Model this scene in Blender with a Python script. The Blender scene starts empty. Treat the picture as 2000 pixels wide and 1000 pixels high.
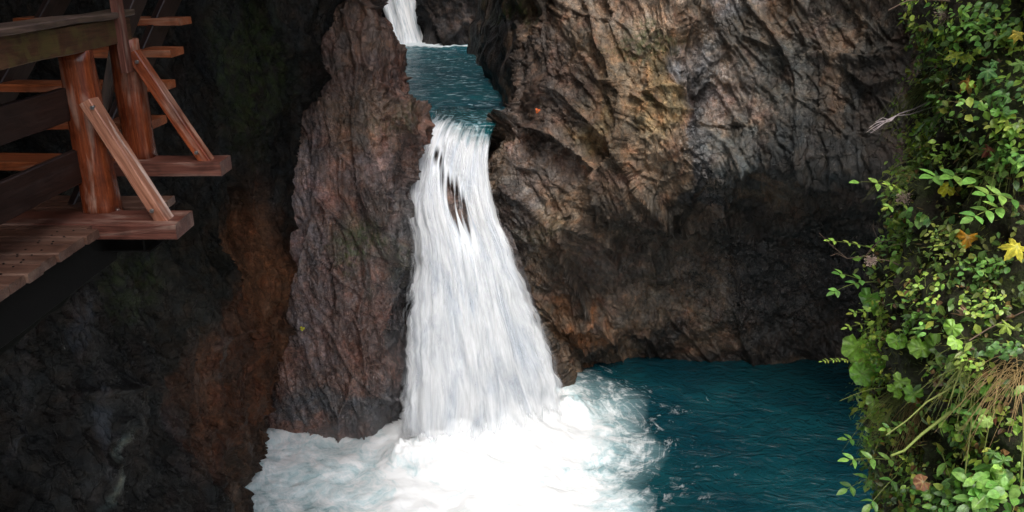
import bpy, bmesh, math, random
import numpy as np
from mathutils import Vector, Matrix
from mathutils import noise as mn
rad = math.radians
# ------------------------------------------------------------------ camera, sky, sun, exposure
scene = bpy.context.scene
col = scene.collection
CAMZ = 7.7; PITCH = rad(20.0); FPX = 1600.0
cam_d = bpy.data.cameras.new('camera'); cam = bpy.data.objects.new('camera', cam_d); col.objects.link(cam)
cam.location = (0, 0, CAMZ); cam.rotation_euler = (rad(90) - PITCH, 0, 0)
cam_d.sensor_width = 36; cam_d.lens = 36 * FPX / 2000; cam_d.clip_end = 500; cam_d.clip_start = 0.05
scene.camera = cam
SUN_EL, SUN_AZ = 60.0, 186.0      # azimuth from north (+Y) clockwise: behind the camera, a little to the left
world = bpy.data.worlds.new('World'); scene.world = world; world.use_nodes = True
wn = world.node_tree; bg = wn.nodes['Background']
sky = wn.nodes.new('ShaderNodeTexSky'); sky.sky_type = 'NISHITA'; sky.sun_disc = False
sky.sun_elevation = rad(SUN_EL); sky.sun_rotation = rad(SUN_AZ); sky.dust_density = 4.0; sky.ozone_density = 0.6
hs = wn.nodes.new('ShaderNodeHueSaturation'); hs.inputs['Saturation'].default_value = 0.50
wn.links.new(sky.outputs[0], hs.inputs['Color']); wn.links.new(hs.outputs[0], bg.inputs[0])
bg.inputs[1].default_value = 0.15
sun_d = bpy.data.lights.new('sun', 'SUN'); sun_d.energy = 1.3; sun_d.angle = rad(28); sun_d.color = (1.0, 0.955, 0.9)
sun = bpy.data.objects.new('sun', sun_d); col.objects.link(sun); sun.location = (-4, -6, 25)
_d = Vector((math.sin(rad(SUN_AZ)) * math.cos(rad(SUN_EL)), math.cos(rad(SUN_AZ)) * math.cos(rad(SUN_EL)), math.sin(rad(SUN_EL))))
sun.rotation_euler = _d.to_track_quat('Z', 'Y').to_euler()
scene.view_settings.view_transform = 'Standard'; scene.view_settings.look = 'None'
scene.view_settings.gamma = 1; scene.view_settings.exposure = 1.15

# ------------------------------------------------------------------ helpers
CP, SP = math.cos(PITCH), math.sin(PITCH)
def ray(px, py):
    a, b = (px - 1000) / FPX, (500 - py) / FPX
    return np.array([a, CP + b * SP, -SP + b * CP])
def P(px, py, Y):                       # world point on that sight line at forward distance Y
    r = ray(px, py); k = Y / r[1]
    return np.array([r[0] * k, Y, CAMZ + r[2] * k])
def PZ(px, py, z):
    r = ray(px, py); k = (z - CAMZ) / r[2]
    return np.array([r[0] * k, r[1] * k, z])
def proj(p):                            # world -> photo pixel (used to lay out colour patches and painted light on the modelled rock)
    x, y, z = p[..., 0], p[..., 1], p[..., 2] - CAMZ
    ax = np.maximum(y * CP - z * SP, 0.3); up = y * SP + z * CP
    return 1000 + FPX * x / ax, 500 - FPX * up / ax

def _hash(ix, iy, iz, seed):
    h = (ix.astype(np.uint32) * np.uint32(374761393) + iy.astype(np.uint32) * np.uint32(668265263)
         + iz.astype(np.uint32) * np.uint32(2147483647 - 1234567) + np.uint32(seed * 974711 + 12345))
    h ^= h >> np.uint32(13); h *= np.uint32(1274126177); h ^= h >> np.uint32(16); h *= np.uint32(2246822519); h ^= h >> np.uint32(15)
    return h
def noise3(p, seed=0):
    f = np.floor(p); i = f.astype(np.int64); t = p - f
    u = t * t * t * (t * (t * 6 - 15) + 10)
    r = 0
    for dx in (0, 1):
        for dy in (0, 1):
            for dz in (0, 1):
                h = _hash(i[..., 0] + dx, i[..., 1] + dy, i[..., 2] + dz, seed)
                gx = (h & 1023).astype(np.float64) / 511.5 - 1; gy = ((h >> np.uint32(10)) & 1023) / 511.5 - 1; gz = ((h >> np.uint32(20)) & 1023) / 511.5 - 1
                d = gx * (t[..., 0] - dx) + gy * (t[..., 1] - dy) + gz * (t[..., 2] - dz)
                w = (u[..., 0] if dx else 1 - u[..., 0]) * (u[..., 1] if dy else 1 - u[..., 1]) * (u[..., 2] if dz else 1 - u[..., 2])
                r = r + w * d
    return r * 1.3
def fbm(p, oct=4, seed=0, gain=0.5, lac=2.03):
    s, a = 0, 1.0
    for k in range(oct):
        s = s + a * noise3(p * lac ** k + 17.3 * k, seed + k); a *= gain
    return s
def worley(p, seed=0):
    """nearest cell: returns F1, F2-F1 and a faceted height (random tilted plane per cell)"""
    i = np.floor(p).astype(np.int64); best = np.full(p.shape[:-1], 9.0); second = best.copy(); facet = np.zeros(p.shape[:-1])
    for dx in (-1, 0, 1):
        for dy in (-1, 0, 1):
            for dz in (-1, 0, 1):
                cx, cy, cz = i[..., 0] + dx, i[..., 1] + dy, i[..., 2] + dz
                h = _hash(cx, cy, cz, seed); h2 = _hash(cx, cy, cz, seed + 77)
                q = np.stack([cx + (h & 1023) / 1023., cy + ((h >> np.uint32(10)) & 1023) / 1023., cz + ((h >> np.uint32(20)) & 1023) / 1023.], -1)
                v = p - q; d = (v ** 2).sum(-1)
                pl = (v[..., 0] * ((h2 & 1023) / 511.5 - 1) + v[..., 1] * (((h2 >> np.uint32(10)) & 1023) / 511.5 - 1) + v[..., 2] * (((h2 >> np.uint32(20)) & 1023) / 511.5 - 1)) + ((h2 & 255) / 255. - .5) * .8
                m = d < best
                second = np.where(m, best, np.minimum(second, d)); facet = np.where(m, pl, facet); best = np.where(m, d, best)
    return np.sqrt(best), np.sqrt(second) - np.sqrt(best), facet
def smooth(a, b, x):
    t = np.clip((x - a) / (b - a), 0, 1); return t * t * (3 - 2 * t)

def cr_eval(C, ts):                     # Catmull-Rom along axis 0 of control array
    n = C.shape[0]; out = []
    E = np.concatenate([2 * C[:1] - C[1:2], C, 2 * C[-1:] - C[-2:-1]], 0)
    k = np.clip(np.floor(ts).astype(int), 0, n - 2); f = (ts - k).reshape((-1,) + (1,) * (C.ndim - 1))
    a, b, c, d = E[k], E[k + 1], E[k + 2], E[k + 3]
    return b + 0.5 * f * (c - a + f * (2 * a - 5 * b + 4 * c - d + f * (3 * (b - c) + d - a)))
def densify(C, step, axis, vis=True):
    D = np.moveaxis(C, axis, 0)
    L = np.linalg.norm(np.diff(D, axis=0), axis=-1).mean(axis=1)
    if vis:                              # coarser mesh for stretches well outside the view
        px, py = proj(D); ok = ((px > -60) & (px < 2060) & (py > -80) & (py < 1060) & (D[..., 1] > 1)).any(axis=1)
        ok = ok[:-1] | ok[1:]; L = np.where(ok, L, L * .22)
    ts = [np.linspace(k, k + 1, max(2, int(l / step)), endpoint=False) for k, l in enumerate(L)]
    ts = np.concatenate(ts + [np.array([len(L)])])
    return np.moveaxis(cr_eval(D, ts), 0, axis)
def patch(ctrl, stepu, stepv=None):
    C = np.array(ctrl, float)
    return densify(densify(C, stepv or stepu, 0), stepu, 1)
def grid_normals(G):
    du = np.gradient(G, axis=1); dv = np.gradient(G, axis=0)
    n = np.cross(du, dv); n /= np.maximum(np.linalg.norm(n, axis=-1, keepdims=True), 1e-9)
    return n
def grid_mesh(name, G, mat, attrs=None, uv=None, parent=None, flip=False):
    R, Cc = G.shape[:2]; idx = np.arange(R * Cc).reshape(R, Cc)
    q = np.stack([idx[:-1, :-1], idx[1:, :-1], idx[1:, 1:], idx[:-1, 1:]], -1).reshape(-1, 4)
    if flip: q = q[:, ::-1]
    me = bpy.data.meshes.new(name); me.vertices.add(R * Cc); me.vertices.foreach_set('co', G.reshape(-1).astype(np.float32))
    me.loops.add(q.size); me.loops.foreach_set('vertex_index', q.reshape(-1).astype(np.int32))
    me.polygons.add(len(q)); me.polygons.foreach_set('loop_start', np.arange(0, q.size, 4, dtype=np.int32))
    me.update(calc_edges=True)
    me.polygons.foreach_set('use_smooth', np.ones(len(q), bool))
    for k, a in (attrs or {}).items():
        a = np.asarray(a)
        if a.ndim == 2: at = me.attributes.new(k, 'FLOAT', 'POINT'); at.data.foreach_set('value', a.reshape(-1).astype(np.float32))
        else:
            at = me.attributes.new(k, 'FLOAT_COLOR', 'POINT')
            c4 = np.concatenate([a.reshape(-1, 3), np.ones((R * Cc, 1))], 1); at.data.foreach_set('color', c4.reshape(-1).astype(np.float32))
    if uv is not None:
        l = me.uv_layers.new(name='UVMap'); l.data.foreach_set('uv', uv.reshape(-1, 2)[q.reshape(-1)].reshape(-1).astype(np.float32))
    if mat: me.materials.append(mat)
    me.validate(); me.update()
    o = bpy.data.objects.new(name, me); col.objects.link(o)
    if parent: o.parent = parent
    return o
def structure(o): o['kind'] = 'structure'; return o
def tag(o, label, cat, group=None, kind=None):
    o['label'] = label; o['category'] = cat
    if group: o['group'] = group
    if kind: o['kind'] = kind
    return o
def empty(name, loc=(0, 0, 0)):
    o = bpy.data.objects.new(name, None); col.objects.link(o); o.location = loc; o.empty_display_size = .1; return o

# ------------------------------------------------------------------ material helpers
class NT:
    def __init__(s, name):
        s.m = bpy.data.materials.new(name); s.m.use_nodes = True; s.t = s.m.node_tree
        s.b = s.t.nodes['Principled BSDF']; s.out = s.t.nodes['Material Output']
    def n(s, typ, **kw):
        nd = s.t.nodes.new(typ)
        for k, v in kw.items(): setattr(nd, k, v)
        return nd
    def l(s, a, b): s.t.links.new(a, b)
    def put(s, sock, v):
        if hasattr(v, 'is_output') or isinstance(v, bpy.types.NodeSocket): s.l(v, sock)
        else: sock.default_value = v
    def math(s, op, a, b=0.0, clamp=False):
        nd = s.n('ShaderNodeMath', operation=op, use_clamp=clamp); s.put(nd.inputs[0], a); s.put(nd.inputs[1], b); return nd.outputs[0]
    def mix(s, f, a, b, mode='MIX'):
        nd = s.n('ShaderNodeMix', data_type='RGBA', blend_type=mode); s.put(nd.inputs[0], f)
        s.put(nd.inputs[6], a if not isinstance(a, tuple) else (*a, 1)); s.put(nd.inputs[7], b if not isinstance(b, tuple) else (*b, 1)); return nd.outputs[2]
    def ramp(s, f, stops):
        nd = s.n('ShaderNodeValToRGB'); e = nd.color_ramp.elements
        while len(e) < len(stops): e.new(0.5)
        for el, (p, c) in zip(e, stops):
            el.position = p; el.color = (*c, 1) if isinstance(c, tuple) else (c, c, c, 1)
        s.l(f, nd.inputs[0]); return nd.outputs[0]
    def coords(s, kind='Object', scale=(1, 1, 1), rot=(0, 0, 0), loc=(0, 0, 0), src=None):
        if src is None: src = s.n('ShaderNodeTexCoord').outputs[kind]
        mp = s.n('ShaderNodeMapping'); mp.inputs['Scale'].default_value = scale; mp.inputs['Rotation'].default_value = rot; mp.inputs['Location'].default_value = loc
        s.l(src, mp.inputs[0]); return mp.outputs[0]
    def noise(s, vec, scale, detail=4, rough=0.55, dist=0.0, typ='FBM'):
        nd = s.n('ShaderNodeTexNoise'); nd.noise_type = typ; s.l(vec, nd.inputs['Vector']); nd.inputs['Scale'].default_value = scale
        nd.inputs['Detail'].default_value = detail; nd.inputs['Roughness'].default_value = rough; nd.inputs['Distortion'].default_value = dist
        return nd.outputs[0]
    def mixv(s, vec, nz):
        s.l(vec, nz.inputs['Vector']); nz.inputs['Scale'].default_value = 3.0; nz.inputs['Detail'].default_value = 5
        a = s.n('ShaderNodeVectorMath', operation='MULTIPLY_ADD'); s.l(nz.outputs['Color'], a.inputs[0]); a.inputs[1].default_value = (.5, .5, .5); s.l(vec, a.inputs[2]); return a.outputs[0]
    def attr(s, name, out='Fac'):
        nd = s.n('ShaderNodeAttribute'); nd.attribute_name = name; return nd.outputs[out]
    def bump(s, h, strength, dist, normal=None):
        nd = s.n('ShaderNodeBump'); nd.inputs['Strength'].default_value = strength; nd.inputs['Distance'].default_value = dist
        s.l(h, nd.inputs['Height'])
        if normal: s.l(normal, nd.inputs['Normal'])
        return nd.outputs[0]

def rock_material(name, rot=(0, 0, 0), stretch=(1, 1, 1), rough=(0.32, 0.75), fleck=(0.5, 0.42, 0.38), spec=(.18, .7), spk=.45):
    m = NT(name)
    st = m.coords(scale=stretch, rot=rot); ob = m.coords()
    base = m.attr('stain_light', 'Color')
    n1 = m.noise(st, 1.6, 8, .62, .6); n2 = m.noise(ob, 6.0, 6, .6, .3); n3 = m.noise(ob, 15, 5, .65, .4); n4 = m.noise(ob, 42, 5, .7)
    v = m.ramp(n1, [(0.30, .38), (0.47, .9), (0.56, 1.15), (0.72, 1.7)])
    c = m.mix(1.0, base, v, 'MULTIPLY')
    warm = m.ramp(n2, [(0.42, (1.0, 1.0, 1.0)), (0.50, (1.08, 0.99, .90)), (0.62, (1.35, 1.04, .76))])
    c = m.mix(.6, c, warm, 'MULTIPLY')
    cool = m.ramp(m.noise(ob, 2.6, 5, .6, .5), [(0.40, (.82, .95, 1.05)), (0.55, (1, 1, 1)), (0.68, (1.12, .94, .92))])
    c = m.mix(1.0, c, cool, 'MULTIPLY')
    fine = m.ramp(n3, [(0.30, .45), (0.48, .95), (0.62, 1.5), (0.75, 2.3)])
    c = m.mix(.8, c, fine, 'MULTIPLY')
    grain = m.ramp(n4, [(0.3, .5), (0.7, 1.6)]); c = m.mix(.8, c, grain, 'MULTIPLY')
    spark = m.math('MULTIPLY', m.ramp(m.noise(st, 26, 4, .7, .2), [(0.62, 0.0), (0.72, 1.0)]), m.ramp(n1, [(.4, .0), (.6, spk)]))
    c = m.mix(spark, c, fleck)
    moss = m.attr('moss'); mf = m.math('MULTIPLY', moss, m.ramp(m.noise(ob, 9, 6, .7), [(0.42, 0.0), (0.58, 1.0)]))
    c = m.mix(mf, c, (.045, .07, .014))
    m.l(c, m.b.inputs['Base Color'])
    r = m.math('MULTIPLY_ADD', m.noise(ob, 4.0, 5, .6), rough[1] - rough[0]); r.node.inputs[2].default_value = rough[0]
    r = m.math('SUBTRACT', r, m.math('MULTIPLY', m.attr('wet'), .34), True)
    m.l(m.math('MAXIMUM', r, .2), m.b.inputs['Roughness'])
    wt = m.n('ShaderNodeTexWave', wave_type='BANDS', bands_direction='X', wave_profile='SAW'); m.l(m.coords(scale=(1, .6, .42), rot=rot), wt.inputs['Vector'])
    wt.inputs['Scale'].default_value = 2.3; wt.inputs['Distortion'].default_value = 9; wt.inputs['Detail'].default_value = 6; wt.inputs['Detail Scale'].default_value = 1.3; wt.inputs['Detail Roughness'].default_value = .68
    vo = m.n('ShaderNodeTexVoronoi', feature='DISTANCE_TO_EDGE'); m.l(m.coords(scale=stretch, rot=rot, src=m.mixv(ob, m.n('ShaderNodeTexNoise'))), vo.inputs['Vector']); vo.inputs['Scale'].default_value = 3.4
    ck = m.ramp(vo.outputs['Distance'], [(0.0, 0.0), (.05, 1.0)])
    h = m.math('ADD', m.math('MULTIPLY', n3, .8), m.math('MULTIPLY', n4, .45)); h = m.math('ADD', h, m.math('MULTIPLY', n2, .8))
    h = m.math('ADD', h, m.math('MULTIPLY', wt.outputs['Fac'], .9)); h = m.math('ADD', h, m.math('MULTIPLY', ck, .5))
    m.l(m.bump(h, .9, .034), m.b.inputs['Normal'])
    sp_ = m.math('MULTIPLY_ADD', m.attr('wet'), spec[1] - spec[0]); sp_.node.inputs[2].default_value = spec[0]; m.l(sp_, m.b.inputs['Specular IOR Level'])
    return m.m
def stains_and_light(G, base, spots, seed=3, warp=60):
    """albedo map: base colour with soft-edged patches of mineral colour, painted shade and sheen"""
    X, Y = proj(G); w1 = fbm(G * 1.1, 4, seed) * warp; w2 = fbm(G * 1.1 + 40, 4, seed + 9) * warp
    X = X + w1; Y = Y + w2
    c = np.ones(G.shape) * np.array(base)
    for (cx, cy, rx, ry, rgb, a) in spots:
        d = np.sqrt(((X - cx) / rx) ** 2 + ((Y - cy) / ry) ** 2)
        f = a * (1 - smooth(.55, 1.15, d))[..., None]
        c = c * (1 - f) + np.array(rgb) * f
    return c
def spotmap(G, spots, seed=5, warp=50):
    X, Y = proj(G); X = X + fbm(G * 1.2, 4, seed) * warp; Y = Y + fbm(G * 1.2 + 31, 4, seed) * warp
    f = np.zeros(G.shape[:2])
    for (cx, cy, rx, ry, a) in spots:
        d = np.sqrt(((X - cx) / rx) ** 2 + ((Y - cy) / ry) ** 2); f = np.maximum(f, a * (1 - smooth(.4, 1.2, d)))
    return f
def rot_to(n, t):                       # basis with rows: along-strata t, across n, third
    n = np.array(n, float); n /= np.linalg.norm(n); t = np.array(t, float); t -= n * (t @ n); t /= np.linalg.norm(t)
    return np.stack([t, n, np.cross(t, n)])
def slabs(p, B, freq, seed, warp=.2, along=.25):
    """overlapping schist slabs: warped saw-tooth steps across the foliation"""
    q = p @ B.T
    w = fbm(np.stack([q[..., 0] * along, q[..., 1], q[..., 2] * .7], -1) * freq, 4, seed) * 2.2 * warp * 2 + noise3(p * freq * .5 + 9, seed + 5) * .5
    t = q[..., 1] * freq + w
    f = t - np.floor(t); lvl = np.floor(t)
    cell = np.stack([q[..., 0] * freq * .45 + lvl * 3.7, lvl * 1.0, q[..., 2] * freq * .3], -1)
    amp = .6 + .9 * noise3(cell, seed + 11)
    saw = np.where(f < .93, f / .93, (1 - f) / .07)
    return (saw - .5) * np.clip(amp, 0.05, 1.4)
plates = []
def plate_tone(amt=.35):
    """each plate of schist has its own tone"""
    t = 1.0
    for k, (pl, e) in enumerate(plates): t = t * (1 + amt * (.8 if k else 1) * np.clip(pl * 1.6, -.8, .8))
    return t[..., None]
def displace(G, B, seed, big=.25, slab=((1.1, .16), (2.6, .075), (6.5, .03)), fac=((1.3, .10), (3.2, .045)), fine=.02, flipn=1, mask=None, along=.25, crack=.05, crk=.10):
    n = grid_normals(G) * flipn
    h = big * fbm(G * .55, 4, seed)
    g = G + .13 * np.stack([noise3(G * 1.1, seed + 1), noise3(G * 1.1 + 7, seed + 2), noise3(G * 1.1 + 13, seed + 3)], -1)
    d = 0; plates.clear()
    for k, (f, a) in enumerate(slab): d = d + a * slabs(g, B, f, seed + 20 + k, along=along)
    for k, (f, a) in enumerate(fac):
        q = (g @ B.T) * np.array([f * .42, f * 1.25, f * .8]); F1, e, pl = worley(q, seed + 40 + k); plates.append((pl, e))
        d = d + a * pl - crack * (a / .1) * (1 - smooth(0, .10, e))
    q = (g @ B.T) * np.array([.5, 1.5, 1.0])
    r1 = np.abs(fbm(q * 1.1, 3, seed + 70)); r2 = np.abs(fbm(q * 3.1 + 5, 3, seed + 71))
    d = d - crk * (1 - smooth(0, .045, r1)) * smooth(-.1, .3, noise3(g * .9, seed + 72)) - crk * .45 * (1 - smooth(0, .06, r2)) * smooth(-.05, .3, noise3(g * 1.7, seed + 73))
    d = d + fine * fbm(G * 9, 3, seed + 60)
    if mask is not None: d = d * mask
    return G + n * (h + d)[..., None]

# ------------------------------------------------------------------ the gorge walls
mat_rock_r = rock_material('schist_brown', rot=(0, rad(-32), 0), stretch=(1.5, 1, .75), rough=(.28, .62), spec=(.35, .8))
mat_rock_b = rock_material('schist_pink', rot=(0, rad(8), 0), stretch=(2.4, 1.2, .38), rough=(.22, .42), fleck=(.60, .50, .50), spec=(.5, 1.0), spk=.8)  # pale flecks strengthened as painted wet highlights on the buttress
mat_rock_l = rock_material('schist_dark', rot=(0, rad(10), 0), stretch=(1.4, 1.2, .5), rough=(.4, .75), fleck=(.10, .10, .11), spec=(.06, .22))
W = lambda x, y, z: np.array([x, y, z], float)

# --- right-hand cliff: main face, undercut below, channel side wall on its left
R_rows = [-1500, -700, -300, 0, 60, 130, 200, 250, 330, 400, 470, 560, 640, 705, 800]
sil = [960, 960, 965, 1000, 990, 978, 988, 988, 972, 972, 990, 1014, 1046, 1082, 1120]
und = {  # column px -> list of Y per row
    1000: [14.60, 14.40, 14.40, 14.50, 14.40, 14.40, 14.40, 14.20, 13.75, 13.60, 13.70, 13.95, 14.30, 14.70, 15.00],
    1080: [14.20, 13.90, 13.80, 13.80, 13.70, 13.70, 13.60, 13.50, 13.40, 13.30, 13.50, 13.90, 14.30, 14.80, 15.00],
    1180: [13.80, 13.50, 13.40, 13.40, 13.30, 13.20, 13.10, 13.00, 12.80, 12.80, 13.20, 13.80, 14.30, 14.80, 15.00],
    1300: [13.60, 13.20, 13.10, 12.75, 12.65, 12.55, 12.45, 12.25, 12.15, 12.50, 13.70, 14.35, 14.65, 14.80, 15.00],
    1400: [13.80, 13.40, 13.30, 12.95, 12.85, 12.65, 12.55, 12.35, 12.25, 13.10, 14.10, 14.55, 14.85, 14.90, 15.00],
    1500: [13.60, 13.20, 13.10, 12.65, 12.55, 12.45, 12.25, 12.05, 11.95, 13.10, 14.10, 14.55, 14.85, 14.90, 15.00],
    1600: [13.20, 12.80, 12.70, 12.25, 12.15, 11.95, 11.85, 11.65, 11.55, 12.80, 13.90, 14.45, 14.75, 14.80, 15.00],
    1700: [12.60, 12.20, 12.10, 11.65, 11.55, 11.45, 11.35, 11.25, 11.15, 12.00, 13.40, 14.15, 14.55, 14.60, 14.80],
    1820: [11.60, 11.20, 11.10, 11.00, 10.90, 10.90, 10.80, 10.80, 10.80, 11.40, 12.30, 13.00, 13.60, 14.00, 14.20],
    2050: [9.20, 9.00, 8.90, 8.80, 8.80, 8.80, 8.80, 8.80, 8.80, 9.30, 9.80, 10.30, 10.80, 11.20, 11.40],
    2500: [6.00, 6.00, 6.00, 6.00, 6.00, 6.00, 6.00, 6.00, 6.00, 6.00, 6.40, 6.80, 7.00, 7.40, 7.60]}
ctrl = []
for i, py in enumerate(R_rows):
    s = sil[i]
    row = [P(s - 60, py, 26), P(s - 25, py, 20), P(s, py, {200: 16.6, 250: 15.3}.get(py, 17.2 if py < 240 else 14.6)), P(s + 8, py, {200: 15.6, 250: 14.7}.get(py, 16.0 if py < 240 else 14.1))]
    off = {1000: 0}
    for px, ys in und.items():
        q = px if px > 1000 else s + 55 - max(0, py - 400) * .05
        if px == 1080: q = max(1080, s + 75)
        row.append(P(q, py, ys[i]))
    ctrl.append(row)
G = patch(ctrl, .020, .020)
B_r = rot_to((.80, .15, .45), (.45, 0, -.85))
X, Y = proj(G)
msk = (.15 + .85 * smooth(985, 1030, X + 60 * smooth(225, 300, Y))) * (1 - .45 * smooth(380, 480, Y) * smooth(1150, 1300, X))
G2 = displace(G, B_r, 11, big=.30, slab=((.9, .05), (2.4, .055), (6.0, .036), (13, .020)), fac=((.7, .22), (1.9, .095), (4.8, .045), (11, .02)), fine=.015, crk=.05, mask=msk, along=.4)
col_r = .73 * plate_tone(.28) * stains_and_light(G, (.160, .112, .076), [
    (1250, 180, 130, 140, (.22, .155, .095), .6), (1290, 190, 55, 90, (.28, .195, .095), .75), (1180, 260, 40, 50, (.27, .19, .09), .6), (1230, 20, 150, 60, (.25, .185, .14), .7),
    (1060, 200, 90, 200, (.145, .11, .10), .6), (1395, 260, 32, 260, (.045, .045, .05), .9), (1450, 20, 60, 30, (.42, .38, .40), .8), (1360, 120, 30, 70, (.24, .22, .22), .7),
    (1600, 60, 260, 160, (.085, .078, .068), .8), (1500, 60, 40, 60, (.17, .11, .07), .7), (1560, 200, 150, 160, (.085, .083, .075), .85), (1640, 120, 30, 130, (.16, .11, .075), .7), (1700, 60, 50, 80, (.12, .10, .08), .6),
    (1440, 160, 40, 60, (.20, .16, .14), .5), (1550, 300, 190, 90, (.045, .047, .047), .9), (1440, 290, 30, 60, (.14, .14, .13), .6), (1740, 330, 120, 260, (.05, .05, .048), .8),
    (1330, 480, 230, 110, (.050, .038, .029), .8), (1600, 540, 230, 190, (.028, .024, .022), .9), (1170, 540, 110, 80, (.11, .08, .065), .6), (1130, 640, 95, 45, (.20, .085, .032), .85),  # undercut entries darkened: overhang shade painted into the rock colour
    (1290, 640, 130, 40, (.055, .034, .024), .6), (1420, 690, 330, 45, (.014, .012, .011), .9), (1200, 350, 40, 30, (.28, .17, .13), .5), (1010, 420, 50, 130, (.07, .06, .058), .7), (955, 90, 58, 150, (.022, .019, .018), .98)], 3, 70)  # painted overhang shade over the wet waterline band, and shade on the channel side wall
wet = spotmap(G, [(1395, 260, 40, 300, 1), (1550, 560, 420, 140, .7), (1010, 460, 60, 240, 1), (1440, 20, 60, 40, .8)])
moss = spotmap(G, [(1010, 15, 40, 25, .9), (1270, 80, 60, 20, .6), (960, 20, 30, 20, .3), (1060, 430, 40, 40, .3)])
structure(grid_mesh('cliff_right', G2, mat_rock_r, {'stain_light': col_r, 'wet': wet, 'moss': moss}))

# --- left buttress beside the fall
B_rows = [-1500, -700, -250, 0, 55, 110, 180, 225, 265, 330, 420, 520, 620, 720, 800, 860, 980]
bs = [660, 690, 705, 722, 748, 766, 780, 822, 822, 806, 800, 802, 796, 788, 784, 784, 784]
yf = [13.4, 13.0, 12.8, 12.7, 12.6, 12.5, 12.4, 12.3, 12.3, 12.2, 12.1, 12.0, 12.0, 12.0, 12.05, 12.1, 12.0]
ctrl = []
for i, py in enumerate(B_rows):
    s = bs[i]; y0 = yf[i]; d = max(0, (py - 500) / 400.)
    ctrl.append([P(300, py, y0 + 3.2), P(430, py, y0 + 1.1), P(530, py, y0 + .30), P(600, py, y0 + .12), P(655, py, y0 + .02), P(715, py, y0 + .02), P(765 if s > 800 else s - 40, py, y0 + .25),
                 P(s - 12, py, y0 + .8), P(s, py, y0 + 1.45), P(s - 6, py, y0 + 2.4), P(s - 60, py, y0 + 6), P(s - 110, py, y0 + 12), P(s - 150, py, y0 + 17)])
G = patch(ctrl, .018, .018)
B_b = rot_to((.93, -.2, .20), (.15, 0, -1))
X, Y = proj(G)
G2 = displace(G, B_b, 47, big=.24, slab=((1.2, .09), (2.9, .055), (7.5, .028), (15, .014)), fac=((.9, .18), (2.4, .06), (6.5, .025)), fine=.010, crk=.12, along=.16, mask=.3 + .7 * smooth(560, 660, X))
col_b = .68 * plate_tone() * stains_and_light(G, (.170, .098, .080), [
    (690, 60, 130, 80, (.20, .135, .105), .7), (620, 120, 60, 60, (.15, .08, .06), .5), (590, 400, 45, 220, (.32, .25, .25), .85), (620, 600, 60, 120, (.24, .165, .16), .7), (710, 240, 90, 90, (.18, .125, .085), .6),  # tall pale left streak brightened with painted wet sheen
    (760, 480, 60, 140, (.115, .10, .085), .6), (740, 370, 50, 50, (.21, .155, .15), .6), (680, 470, 50, 60, (.10, .10, .06), .5), (570, 220, 40, 120, (.17, .09, .045), .6), (700, 620, 90, 90, (.145, .085, .072), .6),
    (660, 800, 170, 60, (.085, .080, .085), .9), (790, 600, 35, 260, (.06, .06, .065), .8), (600, 850, 140, 22, (.17, .09, .07), .7), (820, 245, 35, 40, (.17, .075, .045), .6)], 4, 50)
wet = spotmap(G, [(600, 480, 90, 290, 1), (720, 420, 90, 300, .6), (790, 560, 60, 320, 1), (650, 780, 200, 90, 1)])
moss = spotmap(G, [(690, 475, 45, 50, .7), (570, 170, 30, 60, .5), (770, 220, 60, 30, .3), (760, 520, 40, 60, .3)])
structure(grid_mesh('cliff_buttress', G2, mat_rock_b, {'stain_light': col_b, 'wet': wet, 'moss': moss}))

# --- dark left wall behind and below the walkway; unseen overhang above the frame shaped to shade both
zs = [20, 16, 12.5, 10.5, 9.2, 8.0, 7.0, 6.0, 4.8, 3.6, 2.4, 1.2, 0.0, -1.2]
ys = [-6, -1, 3, 6, 8.2, 9.8, 11.0, 12.0, 12.9, 14.5]
xr = [-1.4, -1.0, -1.0, -1.2, -1.7, -2.25, -2.55, -2.95, -3.35, -3.6, -3.75, -4.05, -4.4, -4.6]    # x where it meets the buttress, y about 12
xm = [-2.2, -1.7, -1.7, -1.9, -2.7, -4.2, -4.5, -4.5, -4.4, -4.4, -4.25, -3.95, -3.70, -3.70]
ctrl = []
for i, z in enumerate(zs):
    a, b = xm[i], xr[i]
    ctrl.append([W(a - 1.0, -6, z), W(a - .6, -1, z), W(a - .2, 3, z), W(a, 6, z), W(a + .05, 8.2, z), W(a * .75 + b * .25, 9.8, z), W(a * .42 + b * .58, 11.0, z), W(b, 12.0, z), W(b - .05, 12.7, z), W(b - .9, 14.5, z)])
G = patch(ctrl, .028, .028)
B_l = rot_to((.3, .85, .35), (-.2, .3, -.9))
G2 = displace(G, B_l, 91, big=.35, slab=((.9, .16), (2.4, .06), (6, .02)), fac=((.9, .16), (2.4, .05)), fine=.02)
col_l = plate_tone(.3) * stains_and_light(G, (.017, .016, .015), [
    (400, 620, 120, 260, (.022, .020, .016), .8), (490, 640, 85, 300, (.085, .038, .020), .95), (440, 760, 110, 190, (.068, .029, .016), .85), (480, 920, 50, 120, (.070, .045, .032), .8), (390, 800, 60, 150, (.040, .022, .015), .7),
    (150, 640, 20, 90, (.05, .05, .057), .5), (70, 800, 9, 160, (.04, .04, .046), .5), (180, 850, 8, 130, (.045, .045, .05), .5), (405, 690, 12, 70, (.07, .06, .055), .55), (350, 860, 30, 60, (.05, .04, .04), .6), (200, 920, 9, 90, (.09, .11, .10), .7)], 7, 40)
wet = spotmap(G, [(300, 800, 400, 300, .6)])
moss = spotmap(G, [(480, 150, 100, 160, .35), (250, 560, 60, 100, .3)])
structure(grid_mesh('cliff_left', G2, mat_rock_l, {'stain_light': col_l, 'wet': wet, 'moss': moss}))

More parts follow.
